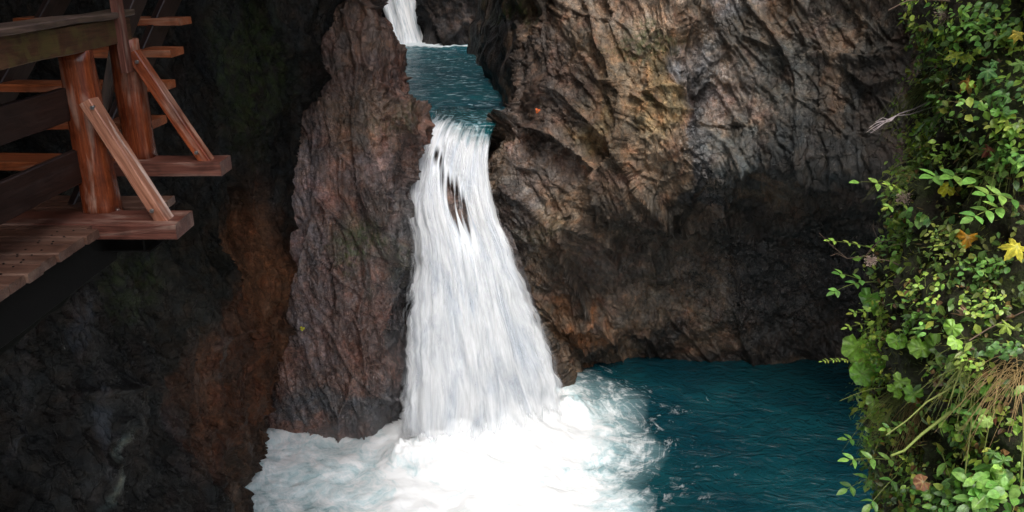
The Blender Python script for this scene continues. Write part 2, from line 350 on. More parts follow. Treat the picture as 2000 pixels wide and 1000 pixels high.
# --- far back of the upper basin
UPZ = 4.95
ctrl = []
for z, dy in ((14, 1.2), (11, .6), (9, .2), (7.5, 0), (6.2, -.1), (5.3, -.2), (4.2, -.3)):
    ctrl.append([W(-12, 24 + dy, z), W(-8, 28 + dy, z), W(-5.2, 30.3 + dy, z), W(-3.9, 31.0 + dy, z), W(-3.35, 30.2 + dy, z), W(-2.9, 28.7 + dy, z), W(-2.2, 28.3 + dy, z), W(-1.2, 28.5 + dy, z), W(.5, 27.5 + dy, z), W(4, 24 + dy, z)])
G = patch(ctrl, .06, .06)
G2 = displace(G, B_r, 23, big=.3, slab=((.9, .15), (2, .08)), fac=((.7, .25), (1.8, .08)), fine=.03)
structure(grid_mesh('cliff_back', G2, mat_rock_l, {'stain_light': stains_and_light(G, (.03, .027, .027), [(900, 20, 60, 60, (.075, .06, .055), .6)]), 'wet': np.ones(G.shape[:2]) * .5, 'moss': np.zeros(G.shape[:2])}))

# --- rock step under the fall (shows through the thin water near the top)
fall_rows = [200, 222, 240, 255, 280, 330, 400, 470, 540, 620, 700, 780, 860, 910]
fall_L =    [846, 846, 836, 828, 818, 806, 802, 810, 808, 798, 793, 790, 786, 784]
fall_R =    [990, 978, 972, 964, 958, 954, 962, 988, 1014, 1046, 1078, 1102, 1116, 1122]
fall_Y =    [15.6, 15.3, 14.75, 14.35, 14.0, 13.65, 13.3, 13.05, 12.85, 12.65, 12.5, 12.35, 12.2, 12.1]
ctrl = []
for i, py in enumerate([262] + fall_rows[3:]):
    j = 1 if i == 0 else i + 2
    L, R_, Yc = fall_L[j], fall_R[j], fall_Y[j]
    row = []
    for k in range(8):
        u = k / 7.; px = L - 20 + (R_ - L + 34 - 60 * (py < 300) - 40 * smooth(560, 760, py)) * u
        row.append(P(px, py + (16 if i < 4 else 0), Yc + .42 + .5 * abs(u - .5) + .95 * smooth(430, 800, py) * (u - .12)))
    ctrl.append(row)
G = patch(ctrl, .03, .03)
X, Y = proj(G)
hump = .50 * np.exp(-(((X - (874 + (Y - 340) * .36)) / 26) ** 2 + ((Y - 398) / 72) ** 2)) + .3 * np.exp(-(((X - 856) / 12) ** 2 + ((Y - 305) / 22) ** 2))
G = G - np.stack([0 * hump, hump, -.0 * hump], -1)
G2 = displace(G, B_b, 5, big=.08, slab=((1.5, .06), (4, .03)), fac=((1.5, .06), (4, .03)), fine=.02)
structure(grid_mesh('cliff_step', G2, mat_rock_b, {'stain_light': stains_and_light(G, (.075, .062, .06), [(900, 400, 48, 100, (.24, .17, .15), 1), (855, 300, 25, 40, (.22, .16, .14), 1)], 3, 15), 'wet': np.ones(G.shape[:2]), 'moss': np.zeros(G.shape[:2])}))

# ------------------------------------------------------------------ water
IMP = (PZ(945, 845, 0)[0], PZ(945, 845, 0)[1])        # where the fall strikes the pool
def pool_material():
    m = NT('pool_water'); ob = m.coords(); uvn = m.n('ShaderNodeUVMap').outputs[0]
    dens = m.attr('foam')
    wv = m.n('ShaderNodeVectorMath', operation='MULTIPLY_ADD'); nz = m.n('ShaderNodeTexNoise'); m.l(ob, nz.inputs['Vector']); nz.inputs['Scale'].default_value = 1.1; nz.inputs['Detail'].default_value = 4
    m.l(nz.outputs['Color'], wv.inputs[0]); wv.inputs[1].default_value = (1.1, 1.1, 1.1); m.l(ob, wv.inputs[2])
    swirl = m.noise(wv.outputs[0], 1.7, 9, .66, 1.3)
    fine = m.noise(wv.outputs[0], 7.0, 6, .65, .8)
    pol = m.coords(src=uvn, scale=(1.0, 1, 1))
    arcs = m.noise(pol, 2.0, 7, .6, .9)
    ridge = m.math('ABSOLUTE', m.math('SUBTRACT', arcs, .5)); ridge = m.math('SUBTRACT', 1.0, m.math('MULTIPLY', ridge, 9.0), True)
    a = m.math('ADD', m.math('MULTIPLY', swirl, .75), m.math('MULTIPLY', fine, .28))
    a = m.math('ADD', a, m.math('MULTIPLY', ridge, m.math('MULTIPLY', m.math('SUBTRACT', 1.0, dens), .15)))
    th = m.math('MULTIPLY_ADD', dens, -.62); th.node.inputs[2].default_value = .82
    f = m.math('DIVIDE', m.math('SUBTRACT', a, th), .25, True); f = m.math('POWER', f, 1.15)
    f = m.math('MULTIPLY', f, m.math('MULTIPLY', m.math('ADD', dens, .12), 4.0, True))
    deep = m.mix(m.ramp(m.noise(ob, .5, 3), [(.4, 0.0), (.6, 1.0)]), (.003, .034, .047), (.006, .055, .067))
    aer = m.mix(m.math('MULTIPLY', m.math('SUBTRACT', dens, .38), 3.2, True), deep, (.40, .60, .64))
    c = m.mix(f, aer, (.93, .95, .96))
    m.l(c, m.b.inputs['Base Color'])
    r = m.math('MULTIPLY_ADD', f, .6); r.node.inputs[2].default_value = .09; m.l(r, m.b.inputs['Roughness'])
    m.b.inputs['IOR'].default_value = 1.33
    calm = m.math('SUBTRACT', 1.0, m.math('MULTIPLY', dens, 1.15), True); calm = m.math('ADD', calm, .08)
    b1 = m.bump(m.math('MULTIPLY', m.noise(m.coords(scale=(1, 1.6, 1)), 2.3, 5, .6, 1.4), calm), .75, .14)
    b2 = m.bump(m.math('MULTIPLY', m.noise(ob, 16, 4, .6, .3), calm), .35, .02, b1)
    m.l(m.bump(f, .4, .02, b2), m.b.inputs['Normal'])
    return m.m
mat_pool = pool_material()
def foam_density(X, Y):
    dx, dy = X - IMP[0], Y - IMP[1]
    r = np.sqrt((dx / 1.0) ** 2 + (dy / .95) ** 2)
    p = np.stack([X, Y, 0 * X], -1)
    r = r + .55 * fbm(p * .8, 4, 8)
    d = 1 - smooth(1.2, 3.5, r)
    left = (1 - smooth(-.9, .6, dx + .3 * dy)) * .52 * (1 - smooth(.8, 1.6, dy)) * smooth(-5.5, -3.2, dy - 0)
    rr = 1 - smooth(.9, 5.4, np.sqrt(np.maximum(dx, 0) ** 2 + (dy * 1.0) ** 2) + .4 * fbm(p * .7 + 5, 3, 9))
    front = (1 - smooth(-1.4, -.3, dy)) * (1 - smooth(1.1, 3.6, dx + .6 * fbm(p * .8, 4, 2))) * (.58 + .40 * smooth(-2.4, -1.0, dx + .5 * fbm(p, 3, 6)))
    return np.clip(np.maximum.reduce([d, left, .72 * rr, front]), 0, 1)
xs = np.linspace(-7, 12, 700); yy = np.concatenate([np.linspace(-3, 8, 60)[:-1], np.linspace(8, 16.5, 400)])
X, Y = np.meshgrid(xs, yy); D = foam_density(X, Y); p = np.stack([X, Y, 0 * X], -1)
r_ = np.sqrt((X - IMP[0]) ** 2 + (Y - IMP[1]) ** 2)
churn = D * (.11 * fbm(p * 1.3, 3, 31) + .02 * np.abs(fbm(p * 5, 3, 33))) + .30 * np.exp(-(r_ / 1.1) ** 2) * (1 + .5 * fbm(p * 2.2, 3, 3))
Z = churn + .022 * fbm(p * np.array([1.2, 2.2, 1]), 4, 12) + .012 * np.sin(r_ * 7 + 3 * fbm(p, 3, 4)) * np.exp(-r_ / 3)
A_, B_ = PZ(790, 884, 0), PZ(1112, 792, 0); ab = (B_ - A_)[:2]; tt = np.clip(((X - A_[0]) * ab[0] + (Y - A_[1]) * ab[1]) / (ab @ ab), 0, 1)
dl = np.hypot(X - A_[0] - tt * ab[0] - .02, Y - A_[1] - tt * ab[1] + .20 + .12 * fbm(p * 1.8, 3, 55))
Z = Z + np.clip(.20 + .34 * fbm(p * 2.6, 4, 51) + .10 * np.abs(fbm(p * 7, 3, 52)), 0, 1) * np.exp(-(dl / .30) ** 2)      # froth thrown up along the foot of the fall
th = np.arctan2(Y - IMP[1], X - IMP[0])
uv = np.stack([th * 1.6, r_ * 2.1], -1)
structure(grid_mesh('water_lower_pool', np.stack([X, Y, Z], -1), mat_pool, {'foam': D}, uv, flip=True))
# gravel bed under the pool, one closed sheet that reaches past the cliffs
mb = NT('pool_bed'); mb.l(mb.mix(mb.noise(mb.coords(), 3, 5), (.05, .05, .045), (.12, .11, .1)), mb.b.inputs['Base Color'])
xs = np.linspace(-14, 14, 60); ys2 = np.linspace(-8, 34, 90); X, Y = np.meshgrid(xs, ys2); p = np.stack([X, Y, 0 * X], -1)
structure(grid_mesh('ground_bed', np.stack([X, Y, -1.3 + .2 * fbm(p * .6, 4, 2)], -1), mb.m, flip=True))

# upper pool
def upper_material():
    m = NT('upper_water'); ob = m.coords(scale=(1, .75, 1)); dens = m.attr('foam')
    n = m.noise(m.coords(scale=(1, 2.3, 1)), 3.4, 6, .65, .6); n2 = m.noise(ob, 1.3, 3)
    fl = m.ramp(n, [(.54, 0.0), (.62, .6), (.70, 1.0)])  # white surface glints, painted into the water colour
    f = m.math('DIVIDE', m.math('SUBTRACT', m.math('ADD', m.noise(ob, 4, 6, .65, .8), dens), .92), .25, True)
    f = m.math('MAXIMUM', f, m.math('MULTIPLY', fl, .5))
    c = m.mix(m.ramp(n2, [(.35, 0.0), (.65, 1.0)]), (.006, .080, .110), (.009, .135, .165))
    m.l(m.mix(f, c, (.85, .92, .95)), m.b.inputs['Base Color'])
    r = m.math('MULTIPLY_ADD', f, .5); r.node.inputs[2].default_value = .12; m.l(r, m.b.inputs['Roughness']); m.b.inputs['IOR'].default_value = 1.33
    b = m.bump(n, .8, .16); m.l(m.bump(m.noise(m.coords(scale=(1, 1.6, 1)), 13, 4, .6), .6, .04, b), m.b.inputs['Normal'])
    return m.m
xs = np.linspace(-8, 3, 260); yy = np.linspace(14.75, 34, 430); X, Y = np.meshgrid(xs, yy); p = np.stack([X, Y, 0 * X], -1)
bx_, by_ = P(815, 85, 28)[0] - .1, 28.9
rr = np.sqrt(((X - bx_) / 1.4) ** 2 + ((Y - by_)) ** 2)
D = np.clip(1 - smooth(.6, 2.2, rr + .4 * fbm(p, 3, 5)), 0, 1); D = np.maximum(D, .85 * (1 - smooth(0, .5, np.abs(Y - 27.9 + .25 * fbm(p * .8, 3, 3)))))
drop = -.05 * smooth(15.6, 15.0, Y)
structure(grid_mesh('water_upper_pool', np.stack([X, Y, UPZ + .035 * fbm(p * np.array([1.0, 2.0, 1]), 4, 9) + D * .12 * np.abs(fbm(p * 2, 3, 7)) + drop], -1), upper_material(), {'foam': D}, flip=True))

# falling water
def fall_material(name, veil=False):
    m = NT(name); uvn = m.n('ShaderNodeUVMap').outputs[0]; ob = m.coords()
    v = m.attr('down'); thin = m.attr('thin')
    wv = m.n('ShaderNodeVectorMath', operation='MULTIPLY_ADD'); nz = m.n('ShaderNodeTexNoise'); m.l(m.coords(src=uvn, scale=(3, 2, 1)), nz.inputs['Vector']); nz.inputs['Detail'].default_value = 3; nz.inputs['Scale'].default_value = 1.0
    m.l(nz.outputs['Color'], wv.inputs[0]); wv.inputs[1].default_value = (.16, .5, 0); m.l(uvn, wv.inputs[2]); wu = wv.outputs[0]
    s1 = m.noise(m.coords(src=wu, scale=(20, 5.5, 1)), 1, 5, .6, .2); s2 = m.noise(m.coords(src=wu, scale=(55, 12, 1), loc=(3, 1, 0)), 1, 5, .62, .2); s3 = m.noise(m.coords(src=wu, scale=(9, 7.5, 1), loc=(7, 3, 0)), 1, 4, .6, .4)
    s4 = m.noise(m.coords(src=wu, scale=(150, 22, 1), loc=(1, 9, 0)), 1, 3, .6)
    a = m.math('ADD', m.math('MULTIPLY', s1, .45), m.math('MULTIPLY', s2, .35)); a = m.math('ADD', a, m.math('MULTIPLY', s3, .35)); a = m.math('ADD', a, m.math('MULTIPLY', s4, .12))
    white = m.math('ADD', a, v)                                   # v rises down the fall
    w = m.math('DIVIDE', m.math('SUBTRACT', white, .66), .30, True)
    c = m.mix(w, (.012, .16, .19), (.90, .93, .96))
    grey = m.ramp(m.math('ADD', m.math('MULTIPLY', s3, .6), m.math('MULTIPLY', s2, .4)), [(.33, (.52, .60, .70)), (.44, (.82, .87, .93)), (.54, (.96, .98, 1.0))])
    c = m.mix(w, (.003, .075, .088), grey)
    gl = m.ramp(m.noise(m.coords(scale=(1.2, 2.0, 1)), 5.0, 6, .65, .8), [(.52, 0.0), (.62, .7)]); c = m.mix(m.math('MULTIPLY', gl, m.math('SUBTRACT', .8, w, True)), c, (.55, .75, .82))  # pale glints painted into the colour of the glassy lip
    m.l(c, m.b.inputs['Base Color'])
    r = m.math('MULTIPLY_ADD', w, .5); r.node.inputs[2].default_value = .15; m.l(r, m.b.inputs['Roughness'])
    m.l(m.bump(m.math('ADD', s2, m.math('MULTIPLY', s1, 1.2)), .25, .04), m.b.inputs['Normal'])
    if veil: al = m.math('DIVIDE', m.math('SUBTRACT', m.math('ADD', a, thin), .66), .50, True); al = m.math('MULTIPLY', al, .8)
    else: al = m.math('DIVIDE', m.math('SUBTRACT', m.math('ADD', a, thin), .36), .36, True)
    m.l(al, m.b.inputs['Alpha'])
    m.b.inputs['Subsurface Weight'].default_value = 0.0
    return m.m
def fall_patch(off, widen, n=9, shift=0):
    ctrl = []
    for i, py in enumerate(fall_rows):
        L, R_, Yc = fall_L[i], fall_R[i], fall_Y[i]; row = []
        wd = widen * smooth(240, 420, py)
        for k in range(n):
            u = k / (n - 1.); px = L - wd + (R_ - L + 2 * wd) * u
            arch = (.10 + .35 * smooth(300, 700, py)) * (1 - (2 * u - 1) ** 2)
            if i < 3: q = PZ(px, py, UPZ + .005); row.append(q)
            else: row.append(P(px, py, Yc - arch - off * smooth(250, 400, py) + shift + .95 * smooth(430, 800, py) * (u - .12)))
        ctrl.append(row)
    return patch(ctrl, .022, .03)
wf = empty('waterfall', (IMP[0], IMP[1], 0))
tag(wf, 'tall white waterfall pouring between two brown cliffs into the lower pool', 'waterfall')
def fall_layer(name, off, widen, seed, veil, amp):
    G = fall_patch(off, widen); R_, C_ = G.shape[:2]
    u, v = np.meshgrid(np.linspace(0, 1, C_), np.linspace(0, 1, R_))
    pxx, pyy = proj(G)
    st = np.stack([u * 9, v * 3.2, 0 * u + seed], -1); st2 = np.stack([u * 30, v * 9, 0 * u + seed], -1)
    h = (amp * .8 * fbm(st, 4, seed) + amp * .35 * fbm(st2, 3, seed + 3)) * smooth(215, 330, pyy)
    n = grid_normals(G)
    G2 = G + n * h[..., None]
    G2[..., 0] += .05 * fbm(np.stack([v * 22, u * 2, 0 * u + seed], -1), 4, seed + 7) * np.abs(2 * u - 1) ** 3 * smooth(300, 500, pyy) * 2
    edge = np.minimum(u, 1 - u)
    wf_ = (pyy - 250) / 610.
    down = -.13 + .60 * smooth(205, 318, pyy + 44 * (.5 - u)) + .10 * smooth(216, 240, pyy) * smooth(.5, .1, u) + .25 * smooth(330, 520, pyy) + .12 * (smooth(.16, .04, edge)) * smooth(250, 300, pyy)
    hole = np.exp(-(((pxx - (874 + (pyy - 340) * .36)) / 22) ** 2 + ((pyy - 398) / 68) ** 2)) + .7 * np.exp(-(((pxx - 853) / 10) ** 2 + ((pyy - 302) / 22) ** 2))
    if veil: thin = -.75 * hole + -.12 + .30 * smooth(.0, .10, edge) * 1.0 + .1 * v - .3 * smooth(300, 240, pyy)
    else:
        thin = -.22 + .59 * smooth(0, .11, edge)
        hole = np.exp(-(((pxx - (872 + (pyy - 340) * .36)) / 22) ** 2 + ((pyy - 398) / 68) ** 2)) + .7 * np.exp(-(((pxx - 853) / 10) ** 2 + ((pyy - 302) / 22) ** 2))
        thin = thin - .88 * hole * (1 + 1.0 * fbm(np.stack([u * 30, v * 7, 0 * u], -1), 3, 77)) - .8 * (1 - smooth(.0, .10, v + .03 * fbm(np.stack([u * 5, v * 9, 0 * u], -1), 3, 5)))
    thin = thin - (.6 if veil else .10) * smooth(.45, .0, G2[..., 2] + .35 * fbm(np.stack([u * 16, v * 2, 0 * u + seed], -1), 3, 4))
    o = grid_mesh(name, G2, fall_material(name + '_water', veil), {'down': down, 'thin': thin}, np.stack([u, v], -1), wf)
    o.matrix_parent_inverse = Matrix.Translation(wf.location).inverted()
    return o
fall_layer('stream', 0, 0, 3, False, .10)
fall_layer('veil', .14, 3, 8, True, .14)
fall_layer('veil', .30, 8, 15, True, .16)
fall_layer('veil', .42, 15, 23, True, .20)

# fine spray hanging at the foot of the fall
mv = bpy.data.materials.new('spray'); mv.use_nodes = True; nt = mv.node_tree; nt.nodes.clear(); ou = nt.nodes.new('ShaderNodeOutputMaterial'); pv = nt.nodes.new('ShaderNodeVolumePrincipled')
pv.inputs['Color'].default_value = (.95, .97, 1, 1); pv.inputs['Density'].default_value = .20; pv.inputs['Anisotropy'].default_value = .2; nt.links.new(pv.outputs[0], ou.inputs['Volume'])
bm = bmesh.new()
for (x, y, z, a, b, c) in ((.0, -.1, .25, 1.9, .95, .75), (.05, -.25, .3, 1.5, .75, 1.2), (-.15, -.15, .15, 2.5, 1.2, .5), (-.9, .0, .6, .7, .5, 1.6)):
    bmesh.ops.create_icosphere(bm, subdivisions=4, radius=1, matrix=Matrix.Translation((IMP[0] + x, IMP[1] + y, z)) @ Matrix.Diagonal((a, b, c, 1)))
me = bpy.data.meshes.new('mist'); bm.to_mesh(me); bm.free(); me.materials.append(mv)
for i_, v_ in enumerate(me.vertices): q_ = v_.co; d_ = mn.noise(q_ * 1.3) * .22 + mn.noise(q_ * 3) * .07; v_.co = q_ + (q_ - Vector((IMP[0], IMP[1], .2))) * d_
mo_ = bpy.data.objects.new('mist', me); col.objects.link(mo_); tag(mo_, 'thin white spray drifting at the foot of the waterfall', 'mist', kind='stuff')

# upper fall at the back
uf = empty('waterfall', tuple(P(790, 90, 28.6)))
tag(uf, 'small distant waterfall behind the upper pool at the top of the picture', 'waterfall')
ctrl = []
for py, L, R_, Yc in ((-420, 690, 748, 31), (-200, 715, 770, 30.4), (-60, 735, 795, 29.9), (0, 742, 812, 29.5), (40, 755, 818, 29.2), (75, 760, 828, 29.0), (100, 755, 838, 28.8)):
    ctrl.append([P(L + (R_ - L) * k / 5., py, Yc - .25 * (1 - (2 * k / 5. - 1) ** 2)) for k in range(6)])
G = patch(ctrl, .05, .07); R_, C_ = G.shape[:2]; u, v = np.meshgrid(np.linspace(0, 1, C_), np.linspace(0, 1, R_))
G = G + grid_normals(G) * (.10 * fbm(np.stack([u * 9, v * 2, 0 * u], -1), 4, 4))[..., None]
o = grid_mesh('stream', G, fall_material('far_fall_water'), {'down': .3 + 0 * u, 'thin': -.1 + .5 * smooth(0, .12, np.minimum(u, 1 - u))}, np.stack([u * .5, v * .6], -1), uf)
o.matrix_parent_inverse = Matrix.Translation(uf.location).inverted()

# ------------------------------------------------------------------ wooden walkway and stairs
def wood_material(name, c1, c2, pale, pale_amt=.5, mossy=0.0, rough=(.3, .6)):
    m = NT(name); ob = m.n('ShaderNodeTexCoord').outputs['Object']; rnd = m.n('ShaderNodeObjectInfo').outputs['Random']
    ofs = m.n('ShaderNodeVectorMath', operation='ADD'); m.l(ob, ofs.inputs[0]); cx = m.n('ShaderNodeCombineXYZ')
    for k in range(3): m.l(m.math('MULTIPLY', rnd, 31. + 7 * k), cx.inputs[k])
    m.l(cx.outputs[0], ofs.inputs[1]); v = ofs.outputs[0]
    g = m.noise(m.coords(src=v, scale=(34, 34, 1.6)), 1, 6, .6, .6); g2 = m.noise(m.coords(src=v, scale=(9, 9, 1.3)), 1, 4, .6, .8); g3 = m.noise(m.coords(src=v, scale=(110, 110, 5)), 1, 4, .6)
    c = m.mix(m.ramp(g, [(.3, 0.0), (.7, 1.0)]), c1, c2)
    c = m.mix(m.ramp(g3, [(.35, .6), (.6, 0.0)]), c, tuple(x * .35 for x in c1))
    c = m.mix(m.math('MULTIPLY', m.ramp(g2, [(.52, 0.0), (.66, 1.0)]), pale_amt), c, pale)
    blot = m.noise(v, 5, 4, .6); c = m.mix(m.ramp(blot, [(.35, .55), (.5, 0.0)]), c, tuple(x * .3 for x in c1))
    if mossy:
        mo = m.noise(v, 9, 6, .7, .5); c = m.mix(m.math('MULTIPLY', m.ramp(mo, [(.44, 0.0), (.56, 1.0)]), mossy), c, (.085, .072, .018))
    m.l(c, m.b.inputs['Base Color'])
    r = m.math('MULTIPLY_ADD', g2, rough[1] - rough[0]); r.node.inputs[2].default_value = rough[0]; m.l(r, m.b.inputs['Roughness'])
    m.l(m.bump(m.math('ADD', g, m.math('MULTIPLY', g3, .5)), .5, .006), m.b.inputs['Normal'])
    return m.m
W_red = wood_material('wet_red_wood', (.13, .024, .010), (.32, .078, .026), (.50, .33, .25), .6, rough=(.16, .4))
W_tread = wood_material('orange_tread_wood', (.22, .050, .016), (.44, .125, .042), (.50, .30, .20), .4, rough=(.2, .45))
W_pale = wood_material('peeled_wood', (.28, .10, .055), (.46, .22, .14), (.68, .54, .47), 1.0, rough=(.2, .45))
W_deck = wood_material('deck_wood', (.080, .038, .026), (.165, .085, .058), (.23, .145, .105), .5, rough=(.2, .5))
W_beam = wood_material('beam_wood', (.085, .026, .018), (.19, .075, .052), (.32, .21, .165), .7, rough=(.22, .5))
W_dark = wood_material('dark_rail_wood', (.012, .006, .005), (.030, .014, .010), (.05, .03, .025), .4)
W_moss = wood_material('mossy_rail_wood', (.040, .017, .008), (.085, .034, .016), (.17, .07, .035), .4, mossy=.5)
W_top = wood_material('handrail_top_wood', (.045, .028, .022), (.10, .062, .048), (.20, .12, .09), .4, mossy=.15)
mm = NT('dull_steel'); mm.l(mm.mix(mm.noise(mm.coords(), 9, 5), (.004, .004, .004), (.010, .009, .008)), mm.b.inputs['Base Color']); mm.b.inputs['Specular IOR Level'].default_value = .06; mm.b.inputs['Roughness'].default_value = .7
MS = mm.m
mm = NT('rough_concrete'); mm.l(mm.mix(mm.noise(mm.coords(), 5, 7, .65), (.008, .008, .007), (.016, .016, .014)), mm.b.inputs['Base Color']); mm.l(mm.bump(mm.noise(mm.coords(), 22, 5), .6, .02), mm.b.inputs['Normal']); mm.b.inputs['Roughness'].default_value = .9; mm.b.inputs['Specular IOR Level'].default_value = .05
MC = mm.m
walk = empty('wooden_walkway', (-3.1, 4.7, 6.2))
tag(walk, 'wet wooden walkway with stairs and railing fixed to the dark left cliff', 'walkway')
from mathutils import noise as mn
def beam(name, p0, p1, w, h, mat, up=(0, 0, 1), bev=.006, seg=None, round_=False, w1=None, wob=.004, parent=None, smooth_=False):
    """one timber: local Z runs along it, local X is its width, local Y its height"""
    p0, p1 = Vector(p0), Vector(p1); z = (p1 - p0); Ln = z.length; z.normalize(); up = Vector(up)
    x = up.cross(z); x = x.normalized() if x.length > 1e-4 else Vector((1, 0, 0)); y = z.cross(x)
    bm = bmesh.new(); seg = seg or max(2, int(Ln / .06)); w1 = w1 or w; rings = []
    sd = random.random() * 50
    for k in range(seg + 1):
        t = k / seg; ww = w + (w1 - w) * t; hh = h * (ww / w); ring = []
        if round_:
            for j in range(14):
                a = 2 * math.pi * j / 14; ca, sa = math.cos(a), math.sin(a); e = 4.2
                rr = 1 / ((abs(ca) ** e + abs(sa) ** e) ** (1 / e)); rr *= 1 + .07 * mn.noise(Vector((ca, sa, t * Ln * 5 + sd)))
                ring.append(bm.verts.new((ca * rr * ww / 2, sa * rr * hh / 2, t * Ln)))
        else:
            b = bev; X_, Y_ = ww / 2, hh / 2
            for (a, c) in ((X_ - b, Y_), (X_, Y_ - b), (X_, -Y_ + b), (X_ - b, -Y_), (-X_ + b, -Y_), (-X_, -Y_ + b), (-X_, Y_ - b), (-X_ + b, Y_)):
                q = Vector((a * 3, c * 3, t * Ln * 2.5 + sd)); ring.append(bm.verts.new((a + wob * mn.noise(q), c + wob * mn.noise(q + Vector((9, 3, 1))), t * Ln)))
        rings.append(ring)
    n = len(rings[0])
    for a, b in zip(rings[:-1], rings[1:]):
        for j in range(n): bm.faces.new((a[j], a[(j + 1) % n], b[(j + 1) % n], b[j]))
    bm.faces.new(rings[0][::-1]); bm.faces.new(rings[-1])
    bmesh.ops.recalc_face_normals(bm, faces=bm.faces[:])
    me = bpy.data.meshes.new(name); bm.to_mesh(me); bm.free(); me.materials.append(mat)
    if round_:
        for f in me.polygons: f.use_smooth = len(f.vertices) == 4
    o = bpy.data.objects.new(name, me); col.objects.link(o)
    M = Matrix((x, y, z)).transposed().to_4x4(); M.translation = p0
    par = parent or walk
    o.parent = par; o.matrix_parent_inverse = Matrix.Translation(walk.location).inverted() if par is walk else Matrix()
    o.matrix_basis = M
    return o
random.seed(4)
# deck boards (surface of one deck part): boards run across the walkway, joined into one mesh
def joined(name, objs, parent=None):
    """merge several timbers of one surface into a single mesh part"""
    bm = bmesh.new()
    for o in objs:
        k = len(bm.verts); bm.from_mesh(o.data); bm.verts.ensure_lookup_table()
        M = o.matrix_basis
        for v in bm.verts[k:]: v.co = M @ v.co
        bpy.data.meshes.remove(o.data)
    me = bpy.data.meshes.new(name); bm.to_mesh(me); bm.free(); return me
boards = []; y = 1.6; k = 0
while y < 5.12:
    wb = random.uniform(.135, .155); xe = -2.40 + random.uniform(-.012, .012)
    if 4.50 < y + wb / 2 < 4.88: xe = -2.46
    if y > 4.9: xe = -2.22
    b = beam('deck_board', (-3.95, y + wb / 2, 6.205 + random.uniform(-.003, .003)), (xe, y + wb / 2, 6.205), wb - .008, .05, W_deck, seg=8); boards.append(b); y += wb; k += 1
me = joined('deck', boards)
for v in me.vertices: v.co = Vector((v.co.y, v.co.z, v.co.x))     # grain of the timber material runs along local Z
me.materials.append(W_deck); deck = bpy.data.objects.new('deck', me); col.objects.link(deck)
deck.parent = walk; deck.matrix_parent_inverse = Matrix.Translation(walk.location).inverted()
deck.matrix_basis = Matrix(((0, 0, 1, 0), (1, 0, 0, 0), (0, 1, 0, 0), (0, 0, 0, 1)))
# cross beams, posts, braces
beam('cross_beam', (-3.9, 4.70, 6.19), (-1.97, 4.70, 6.19), .275, .095, W_beam, seg=20)
beam('cross_beam', (-2.62, 5.35, 6.395), (-1.91, 5.35, 6.395), .215, .095, W_beam, seg=16)
post1 = beam('post', (-2.53, 4.86, 6.22), (-2.53, 4.86, 7.20), .205, .19, W_red, up=(0, 1, 0), round_=True, w1=.175)
post2 = beam('post', (-2.50, 5.42, 6.44), (-2.50, 5.42, 7.21), .185, .18, W_red, up=(0, 1, 0), round_=True, w1=.17)
beam('post', (-2.58, 3.0, 6.22), (-2.58, 3.0, 7.20), .18, .18, W_red, up=(0, 1, 0), round_=True)
beam('post', (-3.92, 5.6, 6.0), (-3.92, 5.6, 7.9), .15, .15, W_dark, up=(0, 1, 0), round_=True)
beam('upright', (-2.435, 5.27, 7.02), (-2.435, 5.27, 8.35), .045, .09, W_beam, up=(0, 1, 0))
beam('brace', (-2.07, 4.68, 6.215), (-2.43, 4.72, 6.93), .075, .105, W_pale, up=(0, 1, 0))
beam('brace', (-2.02, 5.33, 6.42), (-2.42, 5.36, 7.13), .075, .09, W_red, up=(0, 1, 0))
q0, q1 = P(226, 92, 5.95), P(198, 245, 5.75); beam('brace', q1, q0, .07, .05, W_top, up=(0, 1, 0))
q0, q1 = P(252, 172, 6.1), P(228, 285, 5.95); beam('brace', q1, q0, .05, .05, W_top, up=(0, 1, 0))
# rails
beam('handrail', (-2.50, 1.5, 7.265), (-2.47, 5.42, 7.275), .06, .15, W_moss, seg=60, wob=.012)
beam('handrail_cap', (-2.53, 1.5, 7.362), (-2.50, 5.47, 7.372), .175, .035, W_top, seg=50, wob=.008)
beam('middle_rail', (-2.60, 1.5, 6.90), (-2.60, 4.78, 6.90), .04, .19, W_dark, seg=40)
beam('kick_board', (-2.62, 1.5, 6.53), (-2.60, 4.78, 6.53), .04, .20, W_dark, seg=40)
beam('stair_handrail', (-2.50, 5.44, 7.26), (-2.62, 7.6, 8.60), .075, .14, W_dark, seg=30)
# treads and stringers
for k in range(8):
    z = 6.44 + .205 * k; y = 5.25 + .33 * k; xr_ = -2.62 if k == 0 else -2.44 - .035 * k
    beam('tread', (-3.86, y + .14, z - .028), (xr_, y + .14, z - .028), .27, .056, W_tread, seg=22, wob=.006)
for x in (-2.80, -3.72):
    beam('stringer', (x, 5.02, 6.13), (x, 8.0, 7.98), .05, .20, W_dark)
